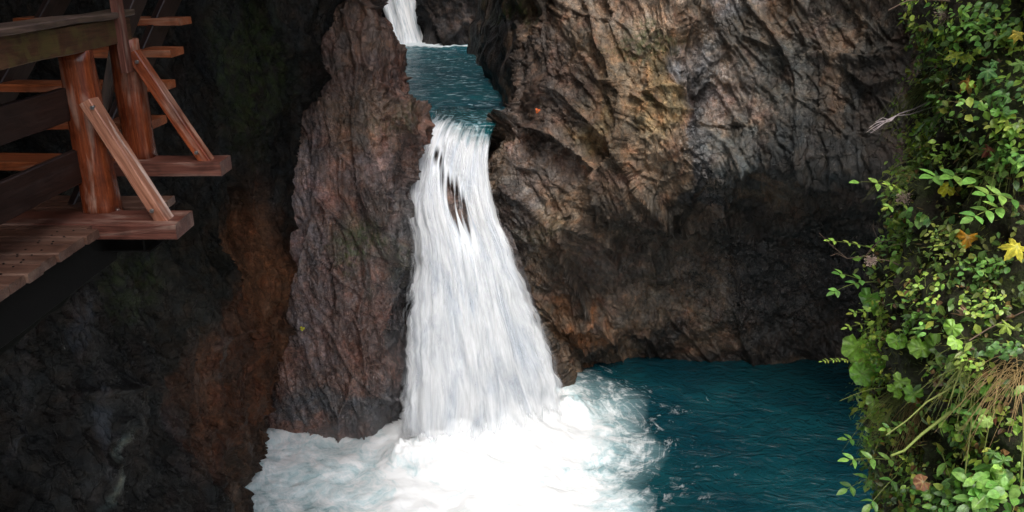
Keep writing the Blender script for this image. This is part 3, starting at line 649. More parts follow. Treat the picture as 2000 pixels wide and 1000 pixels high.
# steel and concrete supports
beam('steel_beam', (-2.52, 1.5, 6.04), (-2.52, 4.85, 6.04), .06, .26, MS)
beam('steel_beam', (-3.80, 1.5, 6.04), (-3.80, 5.2, 6.04), .06, .26, MS)
beam('bracket', (-3.9, 4.80, 6.02), (-2.20, 4.80, 6.02), .20, .014, MS)
beam('bracket', (-2.24, 4.80, 6.024), (-2.24, 4.80, 6.135), .19, .014, MS, up=(1, 0, 0))
beam('strut', (-2.55, 4.90, 6.0), (-4.7, 6.3, 4.3), .16, .14, MC, w1=.09, up=(0, 1, .3), wob=.03, seg=30)
mb_ = NT('bolt_steel'); mb_.b.inputs['Base Color'].default_value = (.35, .34, .33, 1); mb_.b.inputs['Metallic'].default_value = .9; mb_.b.inputs['Roughness'].default_value = .35
for (x, y, z) in ((-2.385, 4.665, 6.90), (-2.38, 5.31, 7.08), (-2.12, 4.625, 6.30), (-2.07, 5.28, 6.50), (-2.46, 5.30, 7.26), (-2.55, 4.45, 7.27)):
    beam('bolt', (x, y + .02, z), (x, y - .012, z), .020, .020, mb_.m, up=(0, 0, 1), round_=True, seg=2)
nb = bmesh.new(); y = 1.68
while y < 4.5:
    for x in (-2.52, -2.60, -3.75):
        bmesh.ops.create_cone(nb, cap_ends=True, segments=8, radius1=.006, radius2=.005, depth=.004, matrix=Matrix.Translation((x + random.uniform(-.01, .01), y + random.uniform(-.03, .03), 6.233)))
    y += .0725
for v in nb.verts: v.co = Vector((v.co.y, v.co.z, v.co.x))
for f in nb.faces: f.material_index = 1
nb.from_mesh(deck.data); nb.to_mesh(deck.data); nb.free(); deck.data.materials.append(MS)

# ------------------------------------------------------------------ mossy bank on the right
edge = {-900: 1900, -300: 1860, 0: 1850, 100: 1835, 200: 1815, 330: 1815, 440: 1775, 560: 1735, 700: 1730, 800: 1745, 900: 1735, 1000: 1750, 1150: 1760, 1400: 1790}
ctrl = []
for py, e in edge.items():
    dY = .5 * smooth(900, 0, py) + .15
    ctrl.append([P(e + 60, py, 6.4 + dY), P(e - 2, py, 4.6 + dY), P(e, py, 3.75 + dY), P(e + 75, py, 3.2 + dY), P(e + 170, py, 2.9 + dY), P(2140, py, 2.75 + dY * .8), P(2500, py, 2.5), P(3400, py, 2.2)])
last = ctrl[-1]
ctrl.append([W(q[0] + .2, q[1] + .6, 3.2) for q in last]); ctrl.append([W(q[0] + .3, q[1] + 1.0, .8) for q in last]); ctrl.append([W(q[0] + .3, q[1] + 1.2, -1.3) for q in last])
G = patch(ctrl, .020, .020)
N = grid_normals(G)
hb = .22 * fbm(G * 1.8, 4, 61) + .05 * fbm(G * 6, 4, 62) + .016 * np.abs(fbm(G * 30, 3, 63)); F1, e_, pl = worley(G * 5, 64)
G = G + N * (hb + .03 * pl)[..., None]; N = grid_normals(G)
BG, BN = G, N; BPX, BPY = proj(G); BY = G[..., 1]
vm = (BPX > 1700) & (BPX < 2050) & (BPY > 0) & (BPY < 1000) & (BY < 4.5)
BNc = N if ((N * (np.array([0, 0, CAMZ]) - G)).sum(-1)[vm].mean() > 0) else -N
mb = NT('mossy_soil'); ob = mb.coords(); a = mb.noise(ob, 4, 6, .65, .5); b = mb.noise(ob, 60, 4, .7)
c = mb.mix(mb.ramp(a, [(.40, 0.0), (.55, 1.0)]), (.035, .022, .014), (.040, .055, .010)); c = mb.mix(mb.ramp(b, [(.4, .75), (.65, 0.0)]), c, (.010, .010, .005))
c = mb.mix(mb.ramp(mb.noise(ob, 11, 5, .7), [(.60, 0.0), (.68, .7)]), c, (.12, .13, .02))
mb.l(c, mb.b.inputs['Base Color']); mb.b.inputs['Roughness'].default_value = .9; mb.l(mb.bump(mb.math('ADD', b, a), 1.0, .02), mb.b.inputs['Normal'])
structure(grid_mesh('ground_bank', G, mb.m))

def leaf_material():
    m = NT('leaf'); c = m.attr('tint', 'Color'); uvn = m.n('ShaderNodeUVMap').outputs[0]
    sx = m.n('ShaderNodeSeparateXYZ'); m.l(uvn, sx.inputs[0]); u = m.math('ABSOLUTE', sx.outputs[0]); v = sx.outputs[1]
    mid = m.math('SUBTRACT', 1.0, m.math('MULTIPLY', u, 14.0), True)
    side = m.math('PINGPONG', m.math('SUBTRACT', m.math('MULTIPLY', v, 7.0), m.math('MULTIPLY', u, 3.0)), .5); side = m.math('SUBTRACT', 1.0, m.math('MULTIPLY', side, 9.0), True)
    vein = m.math('MAXIMUM', mid, m.math('MULTIPLY', side, .5)); c = m.mix(m.math('MULTIPLY', vein, .35), c, (.30, .42, .12))
    ob = m.coords(); c = m.mix(1.0, c, m.ramp(m.noise(ob, 45, 4, .65), [(.3, .55), (.7, 1.4)]), 'MULTIPLY')
    sp = m.ramp(m.noise(ob, 90, 3, .6), [(.68, 0.0), (.73, .7)]); c = m.mix(sp, c, (.20, .13, .03))
    m.l(c, m.b.inputs['Base Color']); m.b.inputs['Roughness'].default_value = .33
    m.l(m.bump(m.math('ADD', m.math('MULTIPLY', vein, -1.0), m.noise(ob, 70, 3)), .4, .002), m.b.inputs['Normal'])
    tr = m.n('ShaderNodeBsdfTranslucent'); m.l(m.mix(1.0, c, (1.3, 1.4, .5), 'MULTIPLY'), tr.inputs[0])
    mx = m.n('ShaderNodeMixShader'); mx.inputs[0].default_value = .28; m.l(m.b.outputs[0], mx.inputs[1]); m.l(tr.outputs[0], mx.inputs[2]); m.l(mx.outputs[0], m.out.inputs[0])
    return m.m
ML = leaf_material()
def simple_mat(name, c1, c2, rough=.7, sc=30):
    m = NT(name); m.l(m.mix(m.noise(m.coords(), sc, 4), c1, c2), m.b.inputs['Base Color']); m.b.inputs['Roughness'].default_value = rough; return m.m
M_stem = simple_mat('green_stem', (.12, .17, .03), (.22, .26, .06)); M_brown = simple_mat('brown_twig', (.08, .05, .035), (.18, .12, .085)); M_pale = simple_mat('bleached_twig', (.42, .34, .36), (.62, .54, .55))
M_dry = simple_mat('dry_grass', (.22, .14, .05), (.42, .30, .13)); M_green = simple_mat('grass_blade', (.08, .11, .02), (.20, .22, .05)); M_seed = simple_mat('seed_head', (.20, .14, .11), (.42, .32, .27))
class LB:
    """collects leaves, blades and stems as raw arrays"""
    def __init__(s): s.v = []; s.f = []; s.c = []; s.uv = []; s.n = 0
    def add(s, V, F, c, UV):
        V = np.asarray(V); s.v.append(V); s.f += [tuple(i + s.n for i in f) for f in F]; s.n += len(V)
        s.c.append(np.asarray(c) * np.ones((len(V), 3)) if np.ndim(c) == 1 else c); s.uv.append(UV)
    def leaf(s, p, d, n, L, Wd, tint, kind='ovate', fold=.25, droop=.25, k=6):
        d = np.array(d, float); d /= np.linalg.norm(d); n = np.array(n, float); n = n - d * (n @ d); n /= max(np.linalg.norm(n), 1e-6); x = np.cross(d, n)
        tip = np.array(tint)
        if kind == 'ovate':
            ts = np.linspace(0, 1, k + 1); V = []; UV = []; Cc = []
            for i, t in enumerate(ts):
                w = Wd * .5 * (math.sin(math.pi * t ** .82)) ** .85 if 0 < t < 1 else 0.0
                if i % 2: w *= 1.06
                for a in (-1, -.5, 0, .5, 1):
                    z = fold * w * abs(a) - droop * L * t * t * .6 - .12 * w * (a * a)
                    V.append(p + d * (L * t * (1 - .08 * droop)) + x * (w * a) + n * z); UV.append((a * .5, t)); Cc.append(tip * (1.0))
            F = []
            for i in range(k):
                for j in range(4): F.append((i * 5 + j, i * 5 + j + 1, i * 5 + 6 + j, i * 5 + 5 + j))
            s.add(V, F, np.array(Cc), UV)
        else:
            if kind == 'round': M_, fn = 30, lambda a: (1 - .30 * math.exp(-((abs(a) - math.pi) / .35) ** 2) * 1.9) * (1 + .05 * math.cos(a * 9) + .02 * math.cos(a * 23))
            elif kind == 'maple':
                M_ = 60
                def fn(a):
                    r = .28
                    for (c_, h_, w_) in ((0, 1, .52), (.95, .92, .5), (-.95, .92, .5), (1.9, .68, .5), (-1.9, .68, .5)):
                        d_ = abs(a - c_) / w_
                        r = max(r, h_ * (1 - .55 * d_) * (1 + .05 * math.cos(d_ * 16)) if d_ < 1.3 else 0)
                    return r
            else: M_, fn = 30, lambda a: (.5 + .5 * abs(math.cos(a * 1.5)) ** .9) * (1 + .08 * math.cos(a * 19)) * (1 if abs(a) < 2.75 else .5)
            V = [p]; UV = [(0, .1)]; Cc = [tip * .9]
            ph = random.random() * 6
            for r in (.35, .7, 1.0):
                for j in range(M_):
                    a = -math.pi + 2 * math.pi * j / M_; rr = fn(a) ** (r ** .6) * r if r < 1 else fn(a)
                    y_, x_ = rr * math.cos(a) * L * .55 + .0 * L, rr * math.sin(a) * Wd * .55
                    z = -droop * L * .5 * r * r + fold * L * .17 * r * math.cos(a * 7 + ph) + .05 * L * r * math.sin(a * 2 + ph)
                    V.append(p + d * (y_) + x * x_ + n * z); UV.append((math.sin(a * 3.5) * .3 * r, r)); Cc.append(tip * (1.0))
            F = [(0, 1 + j, 1 + (j + 1) % M_) for j in range(M_)]
            for q in range(2):
                for j in range(M_): F.append((1 + q * M_ + j, 1 + q * M_ + M_ + j, 1 + q * M_ + M_ + (j + 1) % M_, 1 + q * M_ + (j + 1) % M_))
            s.add(V, F, np.array(Cc), UV)
    def tube(s, pts, r0, r1, tint=(.2, .2, .1), m=5):
        pts = [np.array(q, float) for q in pts]; n_ = len(pts); V = []; F = []
        for i, q in enumerate(pts):
            t = pts[min(i + 1, n_ - 1)] - pts[max(i - 1, 0)]; t /= max(np.linalg.norm(t), 1e-6); a = np.cross(t, (0.3, .2, 1)); a /= max(np.linalg.norm(a), 1e-6); b = np.cross(t, a); r = r0 + (r1 - r0) * i / max(n_ - 1, 1)
            for j in range(m): th_ = 2 * math.pi * j / m; V.append(q + r * (a * math.cos(th_) + b * math.sin(th_)))
        for i in range(n_ - 1):
            for j in range(m): F.append((i * m + j, i * m + (j + 1) % m, (i + 1) * m + (j + 1) % m, (i + 1) * m + j))
        s.add(V, F, np.array(tint), [(0, 0)] * len(V))
    def build(s, name, mat, parent=None):
        me = bpy.data.meshes.new(name); V = np.concatenate(s.v)
        if parent is not None: V = V - np.array(parent.location)
        me.from_pydata(V.tolist(), [], s.f); at = me.attributes.new('tint', 'FLOAT_COLOR', 'POINT')
        C4 = np.concatenate([np.concatenate(s.c), np.ones((s.n, 1))], 1); at.data.foreach_set('color', C4.reshape(-1).astype(np.float32))
        UVa = np.array([q for g in s.uv for q in g], float); li = np.zeros(len(me.loops), dtype=np.int32); me.loops.foreach_get('vertex_index', li)
        l = me.uv_layers.new(name='UVMap'); l.data.foreach_set('uv', UVa[li].reshape(-1).astype(np.float32))
        me.polygons.foreach_set('use_smooth', np.ones(len(me.polygons), bool)); me.materials.append(mat); me.update()
        o = bpy.data.objects.new(name, me); col.objects.link(o)
        if parent is not None: o.parent = parent
        return o
def bank_at(px, py):
    d = (BPX - px) ** 2 + (BPY - py) ** 2 + 4000 * (BY > 4.6); k = np.unravel_index(np.argmin(d), d.shape); return BG[k], BNc[k]
rnd = random.Random(12)
GREENS = [(.045, .12, .022), (.06, .16, .03), (.10, .22, .035), (.035, .09, .022), (.16, .27, .045), (.055, .13, .045), (.20, .27, .05)]
def gtint(pal=None, v=.25):
    c = rnd.choice(pal or GREENS); k = rnd.uniform(1 - v, 1 + v); k *= 1.6; return (c[0] * k * rnd.uniform(.95, 1.35), c[1] * k, c[2] * k)
def unit(v): v = np.array(v, float); return v / max(np.linalg.norm(v), 1e-9)
def rvec(s=1.0): return np.array([rnd.gauss(0, s), rnd.gauss(0, s), rnd.gauss(0, s)])

# ground cover: small leaves, moss fronds and litter nobody could count
g = LB(); R_, C_ = BG.shape[:2]
vis_ = np.argwhere((BPX > 1600) & (BPX < 2060) & (BPY > -60) & (BPY < 1060) & (BY < 4.9))
cl = fbm(BG * 2.2, 3, 88); cl2 = fbm(BG * 1.3 + 9, 3, 89)
vis2 = np.argwhere((BPX >= 2060) & (BPX < 2900) & (BPY > -400) & (BPY < 1300) & (BY < 4.9))
for k in range(16500):
    if k < 10500: i, j = vis_[rnd.randrange(len(vis_))]; p = BG[i, j]
    else:
        i, j = vis2[rnd.randrange(len(vis2))]; i2, j2 = min(i + 1, R_ - 1), min(j + 1, C_ - 1); p = BG[i, j] + (BG[i2, j] - BG[i, j]) * rnd.random() + (BG[i, j2] - BG[i, j]) * rnd.random()
    n = BNc[i, j]
    if cl[i, j] < -.12 and rnd.random() < .85: continue
    t = rnd.random(); up = unit(n + np.array([0, 0, .8]) + rvec(.35)); dd = unit(np.array([-.5, -.5, -.25]) + rvec(.6))
    pos = p + n * rnd.uniform(.005, .075) + rvec(.012)
    if cl2[i, j] > .12: pal = [(.13, .23, .035), (.18, .27, .045), (.10, .20, .03)]
    elif cl2[i, j] < -.2: pal = [(.04, .085, .016), (.05, .12, .03), (.07, .10, .02)]
    else: pal = GREENS
    if t < .80: L = rnd.uniform(.010, .034) if rnd.random() < .5 else rnd.uniform(.032, .058); g.leaf(pos + n * rnd.uniform(0, .04), dd, up, L, L * rnd.uniform(.38, .62), gtint(pal), k=3)
    elif t < .90: L = rnd.uniform(.02, .04); g.leaf(pos, dd, up, L, L * .95, gtint(pal), kind='tri')
    else: L = rnd.uniform(.018, .045); g.leaf(pos - n * .01, dd, up, L, L * .6, rnd.choice([(.13, .06, .03), (.20, .10, .045), (.10, .045, .03), (.26, .17, .06)]), fold=.6, k=3)
tag(g.build('ground_cover', ML), 'low green ground cover of small leaves on the mossy bank', 'ground cover', kind='stuff')
g = LB()
for k in range(3800):                     # moss and thin grass fringe
    i, j = vis_[rnd.randrange(len(vis_))]
    if cl[i, j] > .35: continue
    p = BG[i, j]; n = BNc[i, j]; dd = unit(n + rvec(.45) + np.array([-.2, 0, -.3])); L = rnd.uniform(.015, .06)
    g.leaf(p, dd, rvec(1), L, rnd.uniform(.003, .006), rnd.choice([(.14, .16, .02), (.09, .12, .015), (.20, .20, .03), (.17, .11, .04)]), k=2, droop=.6)
tag(g.build('moss', ML), 'yellow green moss and short grass matting the bank', 'moss', kind='stuff')

def plant(kind_name, label, cat, base_px, build, group=None, smat=None):
    p, n = bank_at(*base_px); e = empty(kind_name, tuple(p)); st, lf = LB(), LB(); build(st, lf, np.array(p), np.array(n))
    if st.n: st.build('stem', smat or M_stem, e)
    if lf.n: lf.build('leaves', ML, e)
    return tag(e, label, cat, group)
def bez(a, b, sag, m=7, side=None):
    a, b = np.array(a), np.array(b); c = (a + b) / 2 + np.array([0, 0, sag]) + (side if side is not None else 0)
    return [(1 - t) ** 2 * a + 2 * t * (1 - t) * c + t * t * b for t in np.linspace(0, 1, m)]
def frond(st, lf, a, b, pairs, L, Wd, pal, sag=.02, up=(0, -.35, 1), term=True, r=.0022):
    pts = bez(a, b, sag, 12); st.tube(pts, r, r * .5); ax = unit(pts[-1] - pts[0]); upv = unit(np.array(up) + rvec(.08)); sd = unit(np.cross(ax, upv))
    for i in range(pairs):
        t = .22 + .72 * i / max(pairs - 1, 1); q = pts[int(t * 11)]; s_ = L * (1 - .25 * abs(t - .5))
        for sgn in (-1, 1):
            lf.leaf(q, unit(sd * sgn + ax * .55 + rvec(.08)), unit(upv + rvec(.16)), s_ * rnd.uniform(.85, 1.1), Wd * rnd.uniform(.85, 1.1), gtint(pal, .18), droop=rnd.uniform(.1, .5), fold=.35, k=8)
    if term: lf.leaf(pts[-1], ax, upv, L, Wd, gtint(pal, .18), droop=.3, k=8)
def stalked(st, lf, a, b, L, kind, tint, up=(-.1, -.75, .65), sag=.02, fold=.5, droop=.3):
    pts = bez(a, b, sag, 7); st.tube(pts, .0022, .0015); lf.leaf(np.array(b), unit(np.array([-.35, -.15, -.75]) + rvec(.25)), unit(np.array(up) + rvec(.22)), L, L * rnd.uniform(.95, 1.1), tint, kind=kind, fold=fold, droop=droop)
DK = [(.045, .13, .030), (.06, .16, .035), (.04, .10, .03), (.08, .18, .04)]
LT = [(.10, .24, .05), (.13, .28, .06), (.08, .20, .045)]
YG = [(.17, .29, .05), (.22, .32, .06), (.13, .26, .04)]
def bp(px, py, out=.1):                   # a point held `out` metres in front of the bank there
    q, n = bank_at(px, py); Yb = q[1]; return P(px, py, Yb - out)

# pinnate shoots low on the bank: (base px, tip px, leaflet pairs, length m, out)
def mk_frond(base, specs, pal, L, Wd):
    def f(st, lf, p, n):
        for (bx, by, tx, ty, pairs, o0, o1) in specs:
            a = bp(bx, by, o0); b = P(tx, ty, a[1] - (o1 - o0)); st.tube(bez(p, a, .02, 6), .003, .0024); frond(st, lf, a, b, pairs, L, Wd, pal)
    return f
for (label, base, specs, pal, L, Wd) in [
    ('leafy shoot with paired pointed leaflets reaching left over the pool', (1760, 870), [(1745, 872, 1655, 858, 3, .05, .15), (1755, 900, 1658, 898, 3, .08, .2)], LT, .072, .026),
    ('low shoot with paired leaflets drooping over the pool at the bottom edge', (1755, 920), [(1740, 915, 1655, 955, 3, .1, .2), (1750, 930, 1700, 985, 2, .12, .22)], DK, .075, .032),
    ('shoot with long dark leaflets arching down beside a brown dead leaf', (1850, 880), [(1840, 885, 1872, 1000, 4, .12, .22)], DK, .088, .032),
    ('small shoot of paired leaflets above the brown dead leaf', (1790, 880), [(1768, 872, 1790, 960, 3, .12, .2)], DK, .062, .026),
    ('broad leaved shoot hanging at the bottom right of the bank', (1925, 880), [(1905, 880, 1920, 960, 2, .1, .2), (1950, 900, 1890, 985, 2, .1, .2)], DK, .085, .042),
    ('shoot with rounded leaves cut by the lower right corner', (1985, 930), [(1995, 940, 1975, 1010, 2, .1, .18)], DK, .07, .038),
    ('shoot of mid green leaflets just below the green stalk', (1770, 835), [(1800, 835, 1730, 838, 4, .06, .14)], LT, .045, .02),
    ('large leaved green sprig halfway up the bank beside a yellow leaf', (1900, 355), [(1880, 350, 1822, 345, 2, .06, .14), (1905, 345, 1860, 345, 2, .08, .16), (1930, 345, 1905, 350, 1, .06, .1)], LT, .085, .042),
    ('pale green sprig of pointed leaves left of the yellow maple leaf', (1945, 400), [(1960, 405, 1900, 425, 3, .08, .16), (1990, 395, 1925, 380, 3, .06, .12)], LT, .07, .032),
    ('bright three leaf sprig standing out alone against the dark cliff', (1780, 400), [(1722, 362, 1678, 356, 1, .15, .2)], [(.17, .34, .07)], .066, .034),
    ('sprig of narrow leaves just under the lone three leaf sprig', (1790, 410), [(1775, 385, 1735, 362, 3, .1, .18), (1770, 400, 1735, 405, 2, .1, .18)], YG, .05, .018),
    ('thin wiry shoot with scattered pale leaves reaching left over the dark hollow', (1760, 475), [(1720, 490, 1620, 470, 4, .1, .25)], YG, .042, .018),
    ('bright drooping sprig over the dark hollow, above the round leaves', (1745, 555), [(1690, 552, 1640, 535, 2, .12, .2), (1680, 552, 1630, 570, 2, .14, .22)], LT, .062, .03),
    ('feathery little fern tip poking left above the pool', (1720, 705), [(1665, 706, 1606, 706, 7, .1, .16)], YG, .026, .009),
    ('yellowish jagged sprig above the cluster of round leaves', (1735, 640), [(1715, 612, 1665, 612, 3, .1, .16), (1710, 632, 1655, 640, 3, .1, .16)], YG, .045, .017)]:
    plant('leafy_shoot', label, 'plant', base, mk_frond(base, specs, pal, L, Wd), group='leafy shoots on the bank')
# round leaved plants
def mk_round(leaves, pal, kind='round'):
    def f(st, lf, p, n):
        for (x, y, rpx) in leaves:
            b = bp(x, y, .16); ax = b[1] * CP - (b[2] - CAMZ) * SP; stalked(st, lf, p, b, 1.6 * rpx * ax / FPX, kind, gtint(pal, .15))
    return f
RG = [(.10, .25, .035), (.13, .29, .045), (.08, .20, .03)]
for (label, base, lv, pal, kind) in [
    ('cluster of large crinkled round leaves hanging left over the pool', (1745, 690), [(1674, 678, 32), (1706, 692, 30), (1684, 730, 28), (1722, 708, 22), (1690, 705, 26)], RG, 'round'),
    ('big lobed round leaf in the middle of the lower bank', (1830, 690), [(1800, 680, 26), (1828, 678, 30)], RG, 'round'),
    ('single round leaf with toothed rim above the big lobed leaf', (1880, 660), [(1860, 640, 20), (1868, 668, 17)], RG, 'round'),
    ('crinkled leaf pair above the cluster of large round leaves', (1730, 600), [(1695, 582, 24), (1714, 603, 14)], RG, 'round'),
    ('glossy dark round leaf with bluish sheen beside the round leaf cluster', (1770, 680), [(1752, 664, 20), (1738, 650, 16)], RG, 'round'),
    ('glossy leaf with light reflection at the left edge of the mid bank', (1765, 540), [(1752, 512, 22), (1770, 528, 20)], RG, 'round'),
    ('small pale round leaf hanging over the pool above the leafy shoot', (1760, 790), [(1716, 806, 24), (1706, 784, 15)], [(.16, .26, .06)], 'round'),
    ('two green leaves with dark tips under the cluster of round leaves', (1790, 770), [(1752, 760, 20), (1784, 770, 24), (1758, 745, 20)], RG, 'tri'),
    ('small toothed round leaf near the dry grass', (1940, 790), [(1926, 822, 16)], [(.15, .25, .06)], 'round'),
    ('little heart shaped leaf at the top of the dry grass tuft', (1935, 745), [(1925, 758, 18)], RG, 'tri'),
    ('pair of small round leaves in the upper right of the bank', (1945, 230), [(1920, 208, 10), (1946, 218, 11)], RG, 'round'),
    ('round leaves just above the lone three leaf sprig', (1850, 250), [(1820, 236, 13), (1810, 255, 10), (1833, 222, 9)], RG, 'round'),
    ('small lobed seedling leaf on dark soil at the lower bank', (1880, 835), [(1873, 836, 11)], [(.20, .28, .06)], 'tri'),
    ('lobed leaf on the far right edge beside a thin stalk', (1975, 640), [(1966, 636, 24)], YG, 'maple')]:
    plant('round_leaved_plant', label, 'plant', base, mk_round(lv, pal, kind), group='round leaved plants on the bank')
for (label, base, lv, pal) in [
    ('large yellow maple leaf turning brown at the right edge', (1995, 470), [(1986, 482, 38)], [(.38, .42, .05)]),
    ('yellow green maple leaves at the top of the bank by the dead flower', (1890, 120), [(1868, 105, 26), (1832, 112, 22), (1892, 112, 20)], [(.34, .42, .06), (.22, .34, .05)]),
    ('bright yellow leaf at the upper right edge of the bank', (1990, 70), [(1990, 66, 24)], [(.42, .44, .08)]),
    ('pale green maple leaf below the bright yellow one at the right edge', (1990, 130), [(1994, 124, 24)], [(.14, .26, .07)]),
    ('broad green leaf with pointed lobes in the upper bank', (1940, 150), [(1930, 138, 28), (1944, 122, 18)], [(.07, .18, .06)]),
    ('pale blotched lobed leaves above the small red leaf', (1900, 270), [(1885, 255, 26), (1905, 262, 20), (1862, 262, 16)], [(.24, .32, .09), (.34, .32, .12)]),
    ('green pointed maple leaf at the lower right of the bank', (1955, 880), [(1960, 900, 30), (1940, 885, 20)], [(.07, .17, .04)])]:
    plant('maple_seedling', label, 'plant', base, mk_round(lv, pal, 'maple'), group='lobed leaves on the bank')
# bushy herbs with small leaves
def mk_herb(x0, y0, rx, ry, cnt, pal, L, out=.12):
    def f(st, lf, p, n):
        for k in range(max(4, cnt // 14)):
            x = x0 + rnd.uniform(-rx, rx) * .8; y = y0 + rnd.uniform(-ry, ry) * .8; q = bp(x, y, rnd.uniform(.3, 1) * out); st.tube(bez(p, q, .03, 8, rvec(.02)), .0018, .001)
        for k in range(cnt):
            a = rnd.uniform(0, 6.28); r = rnd.random() ** .6; x, y = x0 + rx * r * math.cos(a), y0 + ry * r * math.sin(a)
            q = bp(x, y, rnd.uniform(.3, 1.2) * out); s_ = L * rnd.uniform(.6, 1.25)
            lf.leaf(q, unit(np.array([-.7, -.3, -.2]) + rvec(.45)), unit(np.array([0, -.5, .9]) + rvec(.3)), s_, s_ * rnd.uniform(.45, .7), gtint(pal), droop=rnd.uniform(.1, .6), k=5)
    return f
for (label, base, a) in [
    ('bush of small mid green leaves at the top right of the bank', (1960, 40), (1940, 50, 55, 50, 70, DK, .038)),
    ('dark green leafy herb under the broad pointed leaf', (1900, 190), (1960, 190, 45, 40, 60, DK, .034)),
    ('light green herb spilling over the left edge below the bleached twig', (1840, 270), (1812, 275, 32, 38, 60, YG, .036)),
    ('tangle of small yellow green leaves left of the pale blotched leaves', (1850, 300), (1830, 300, 40, 30, 55, YG, .03)),
    ('herb of fine light leaves left of the orange leaf', (1840, 470), (1840, 475, 50, 40, 120, [(.14, .22, .04), (.2, .28, .06), (.08, .16, .03)], .024)),
    ('spreading sprig of mid green leaves under the narrow leaf sprig', (1780, 440), (1775, 425, 48, 22, 34, DK, .05)),
    ('ferny green tuft at the left edge above the glossy leaf', (1780, 475), (1750, 472, 38, 22, 70, LT, .028)),
    ('bright small leaved herb above the single round leaf', (1810, 600), (1800, 560, 45, 40, 80, YG, .024)),
    ('dense herb of light leaves right of the cluster of round leaves', (1800, 630), (1790, 630, 45, 26, 60, LT, .034)),
    ('small leaved herb between the big lobed leaf and the dry grass', (1890, 700), (1890, 715, 40, 24, 50, YG, .026)),
    ('herb with pale leaves at the right edge above the yellow maple leaf', (1960, 330), (1970, 310, 35, 30, 60, LT, .035)),
    ('yellowish herb in the centre of the bank below the red leaf', (1930, 540), (1920, 520, 50, 22, 60, LT, .03)),
    ('mossy yellow herb clump below the yellow maple leaf', (1950, 570), (1925, 590, 55, 30, 80, YG, .022)),
    ('green herb filling the far right above the dry grass', (1970, 690), (1960, 680, 40, 22, 50, DK, .03)),
    ('leafy herb at the very top of the bank beside the dead flower', (1900, 20), (1890, 45, 40, 40, 55, LT, .036)),
    ('herb of narrow leaves below the hanging grass tuft', (1870, 210), (1860, 205, 35, 22, 50, LT, .03)),
    ('leafy patch at the right edge with two tone green leaves', (1970, 240), (1970, 250, 35, 30, 50, YG, .04)),
    ('overlapping broad leaved herb along the bottom edge below the straight dry stem', (1920, 960), (1930, 950, 60, 45, 75, LT, .062, .2)),
    ('fresh green broad leaved herb between the diagonal stalk and the dry grass', (1880, 800), (1890, 815, 50, 35, 42, LT, .045, .1)),
    ('low herb at the foot of the bank under the arching shoot', (1830, 960), (1850, 965, 70, 30, 60, DK, .045)),
    ('green herb on the left edge over the pool below the small pale leaf', (1765, 830), (1750, 845, 25, 15, 30, LT, .03))]:
    plant('leafy_herb', label, 'plant', base, mk_herb(*a), group='small leaved herbs on the bank')
# grass tufts
def tuft(label, base, tips, cnt, mat, L, dirv, spread, w=.003, sag=.6):
    p, n = bank_at(*base); e = empty('grass_tuft', tuple(p)); g = LB()
    for k in range(cnt):
        a = p + rvec(.03); ln = L * rnd.uniform(.5, 1.15); d = unit(np.array(dirv) + rvec(spread)); pts = []
        for t in np.linspace(0, 1, 9): pts.append(a + d * ln * t + np.array([0, 0, -sag * ln * t * t]))
        g.tube(pts, w * .5, w * .12, m=3)
    g.build('blades', mat, e); return tag(e, label, 'grass', 'grass tufts on the bank')
tuft('thin grass tuft arching left over the edge above the bleached twig', (1835, 170), None, 70, M_green, .36, (-.8, -.35, .45), .22, .004, 1.0)
tuft('large tuft of dry tan grass hanging on the lower right', (1985, 715), None, 70, M_dry, .26, (-.6, -.45, .1), .3, .004, .75)
tuft('mixed green grass spilling beside the dry tan tuft', (1900, 710), None, 45, M_green, .22, (-.5, -.5, .1), .3, .004, .8)
tuft('straw coloured grass hanging behind the leafy shoots above the pool', (1790, 790), None, 60, M_dry, .20, (-.3, -.5, -.3), .25, .004, .8)
tuft('small green grass tuft left of the straw coloured grass', (1775, 765), None, 50, M_green, .26, (-.6, -.4, -.1), .3, .004, .8)
tuft('sparse grass blades beside the small red leaf', (1970, 290), None, 60, M_green, .22, (-.4, -.5, .2), .35, .0035, .9)
tuft('few thin blades arching over the dark hollow above the three leaf sprig', (1790, 350), None, 12, M_green, .30, (-.8, -.2, .5), .2, .003, 1.0)
# stalks and twigs
def stalk(name, label, cat, mat, lines, ref, group=None):
    p, n = bank_at(*ref); e = empty(name, tuple(p)); g = LB()
    for (pts, o0, o1, r0, r1) in lines:
        b = bank_at(*ref)[0][1]; m_ = len(pts); g.tube([P(x, y, b - (o0 + (o1 - o0) * i / (m_ - 1))) for i, (x, y) in enumerate(pts)], r0, r1)
    g.build('stem', mat, e); return tag(e, label, cat, group)
stalk('plant_stalk', 'thick yellow green stalk leaning diagonally across the lower bank', 'stalk', M_stem, [([(1910, 762), (1880, 785), (1840, 817), (1800, 848), (1766, 880), (1740, 890)], .05, .22, .009, .005)], (1880, 785))
stalk('plant_stalk', 'long thin blade crossing above the thick yellow green stalk', 'stalk', M_green, [([(1945, 715), (1900, 735), (1850, 762), (1810, 785), (1770, 822), (1730, 850)], .05, .25, .0045, .003)], (1900, 735))
stalk('plant_stalk', 'upright thin green stalk at the right edge near the bottom', 'stalk', M_stem, [([(2000, 790), (1999, 860), (1996, 900), (1994, 950)], .12, .15, .005, .004)], (1990, 860))
stalk('plant_stalk', 'straight dry stem hanging down beside the toothed round leaf', 'stalk', M_green, [([(1935, 790), (1930, 840), (1920, 890)], .08, .12, .003, .002), ([(1900, 800), (1893, 860), (1885, 925)], .06, .12, .003, .0025)], (1925, 830))
stalk('plant_stalk', 'brown dry stalk slanting up to the right edge over the mossy herbs', 'stalk', M_brown, [([(1893, 665), (1930, 642), (1965, 625), (2000, 608)], .08, .08, .003, .003)], (1930, 642))
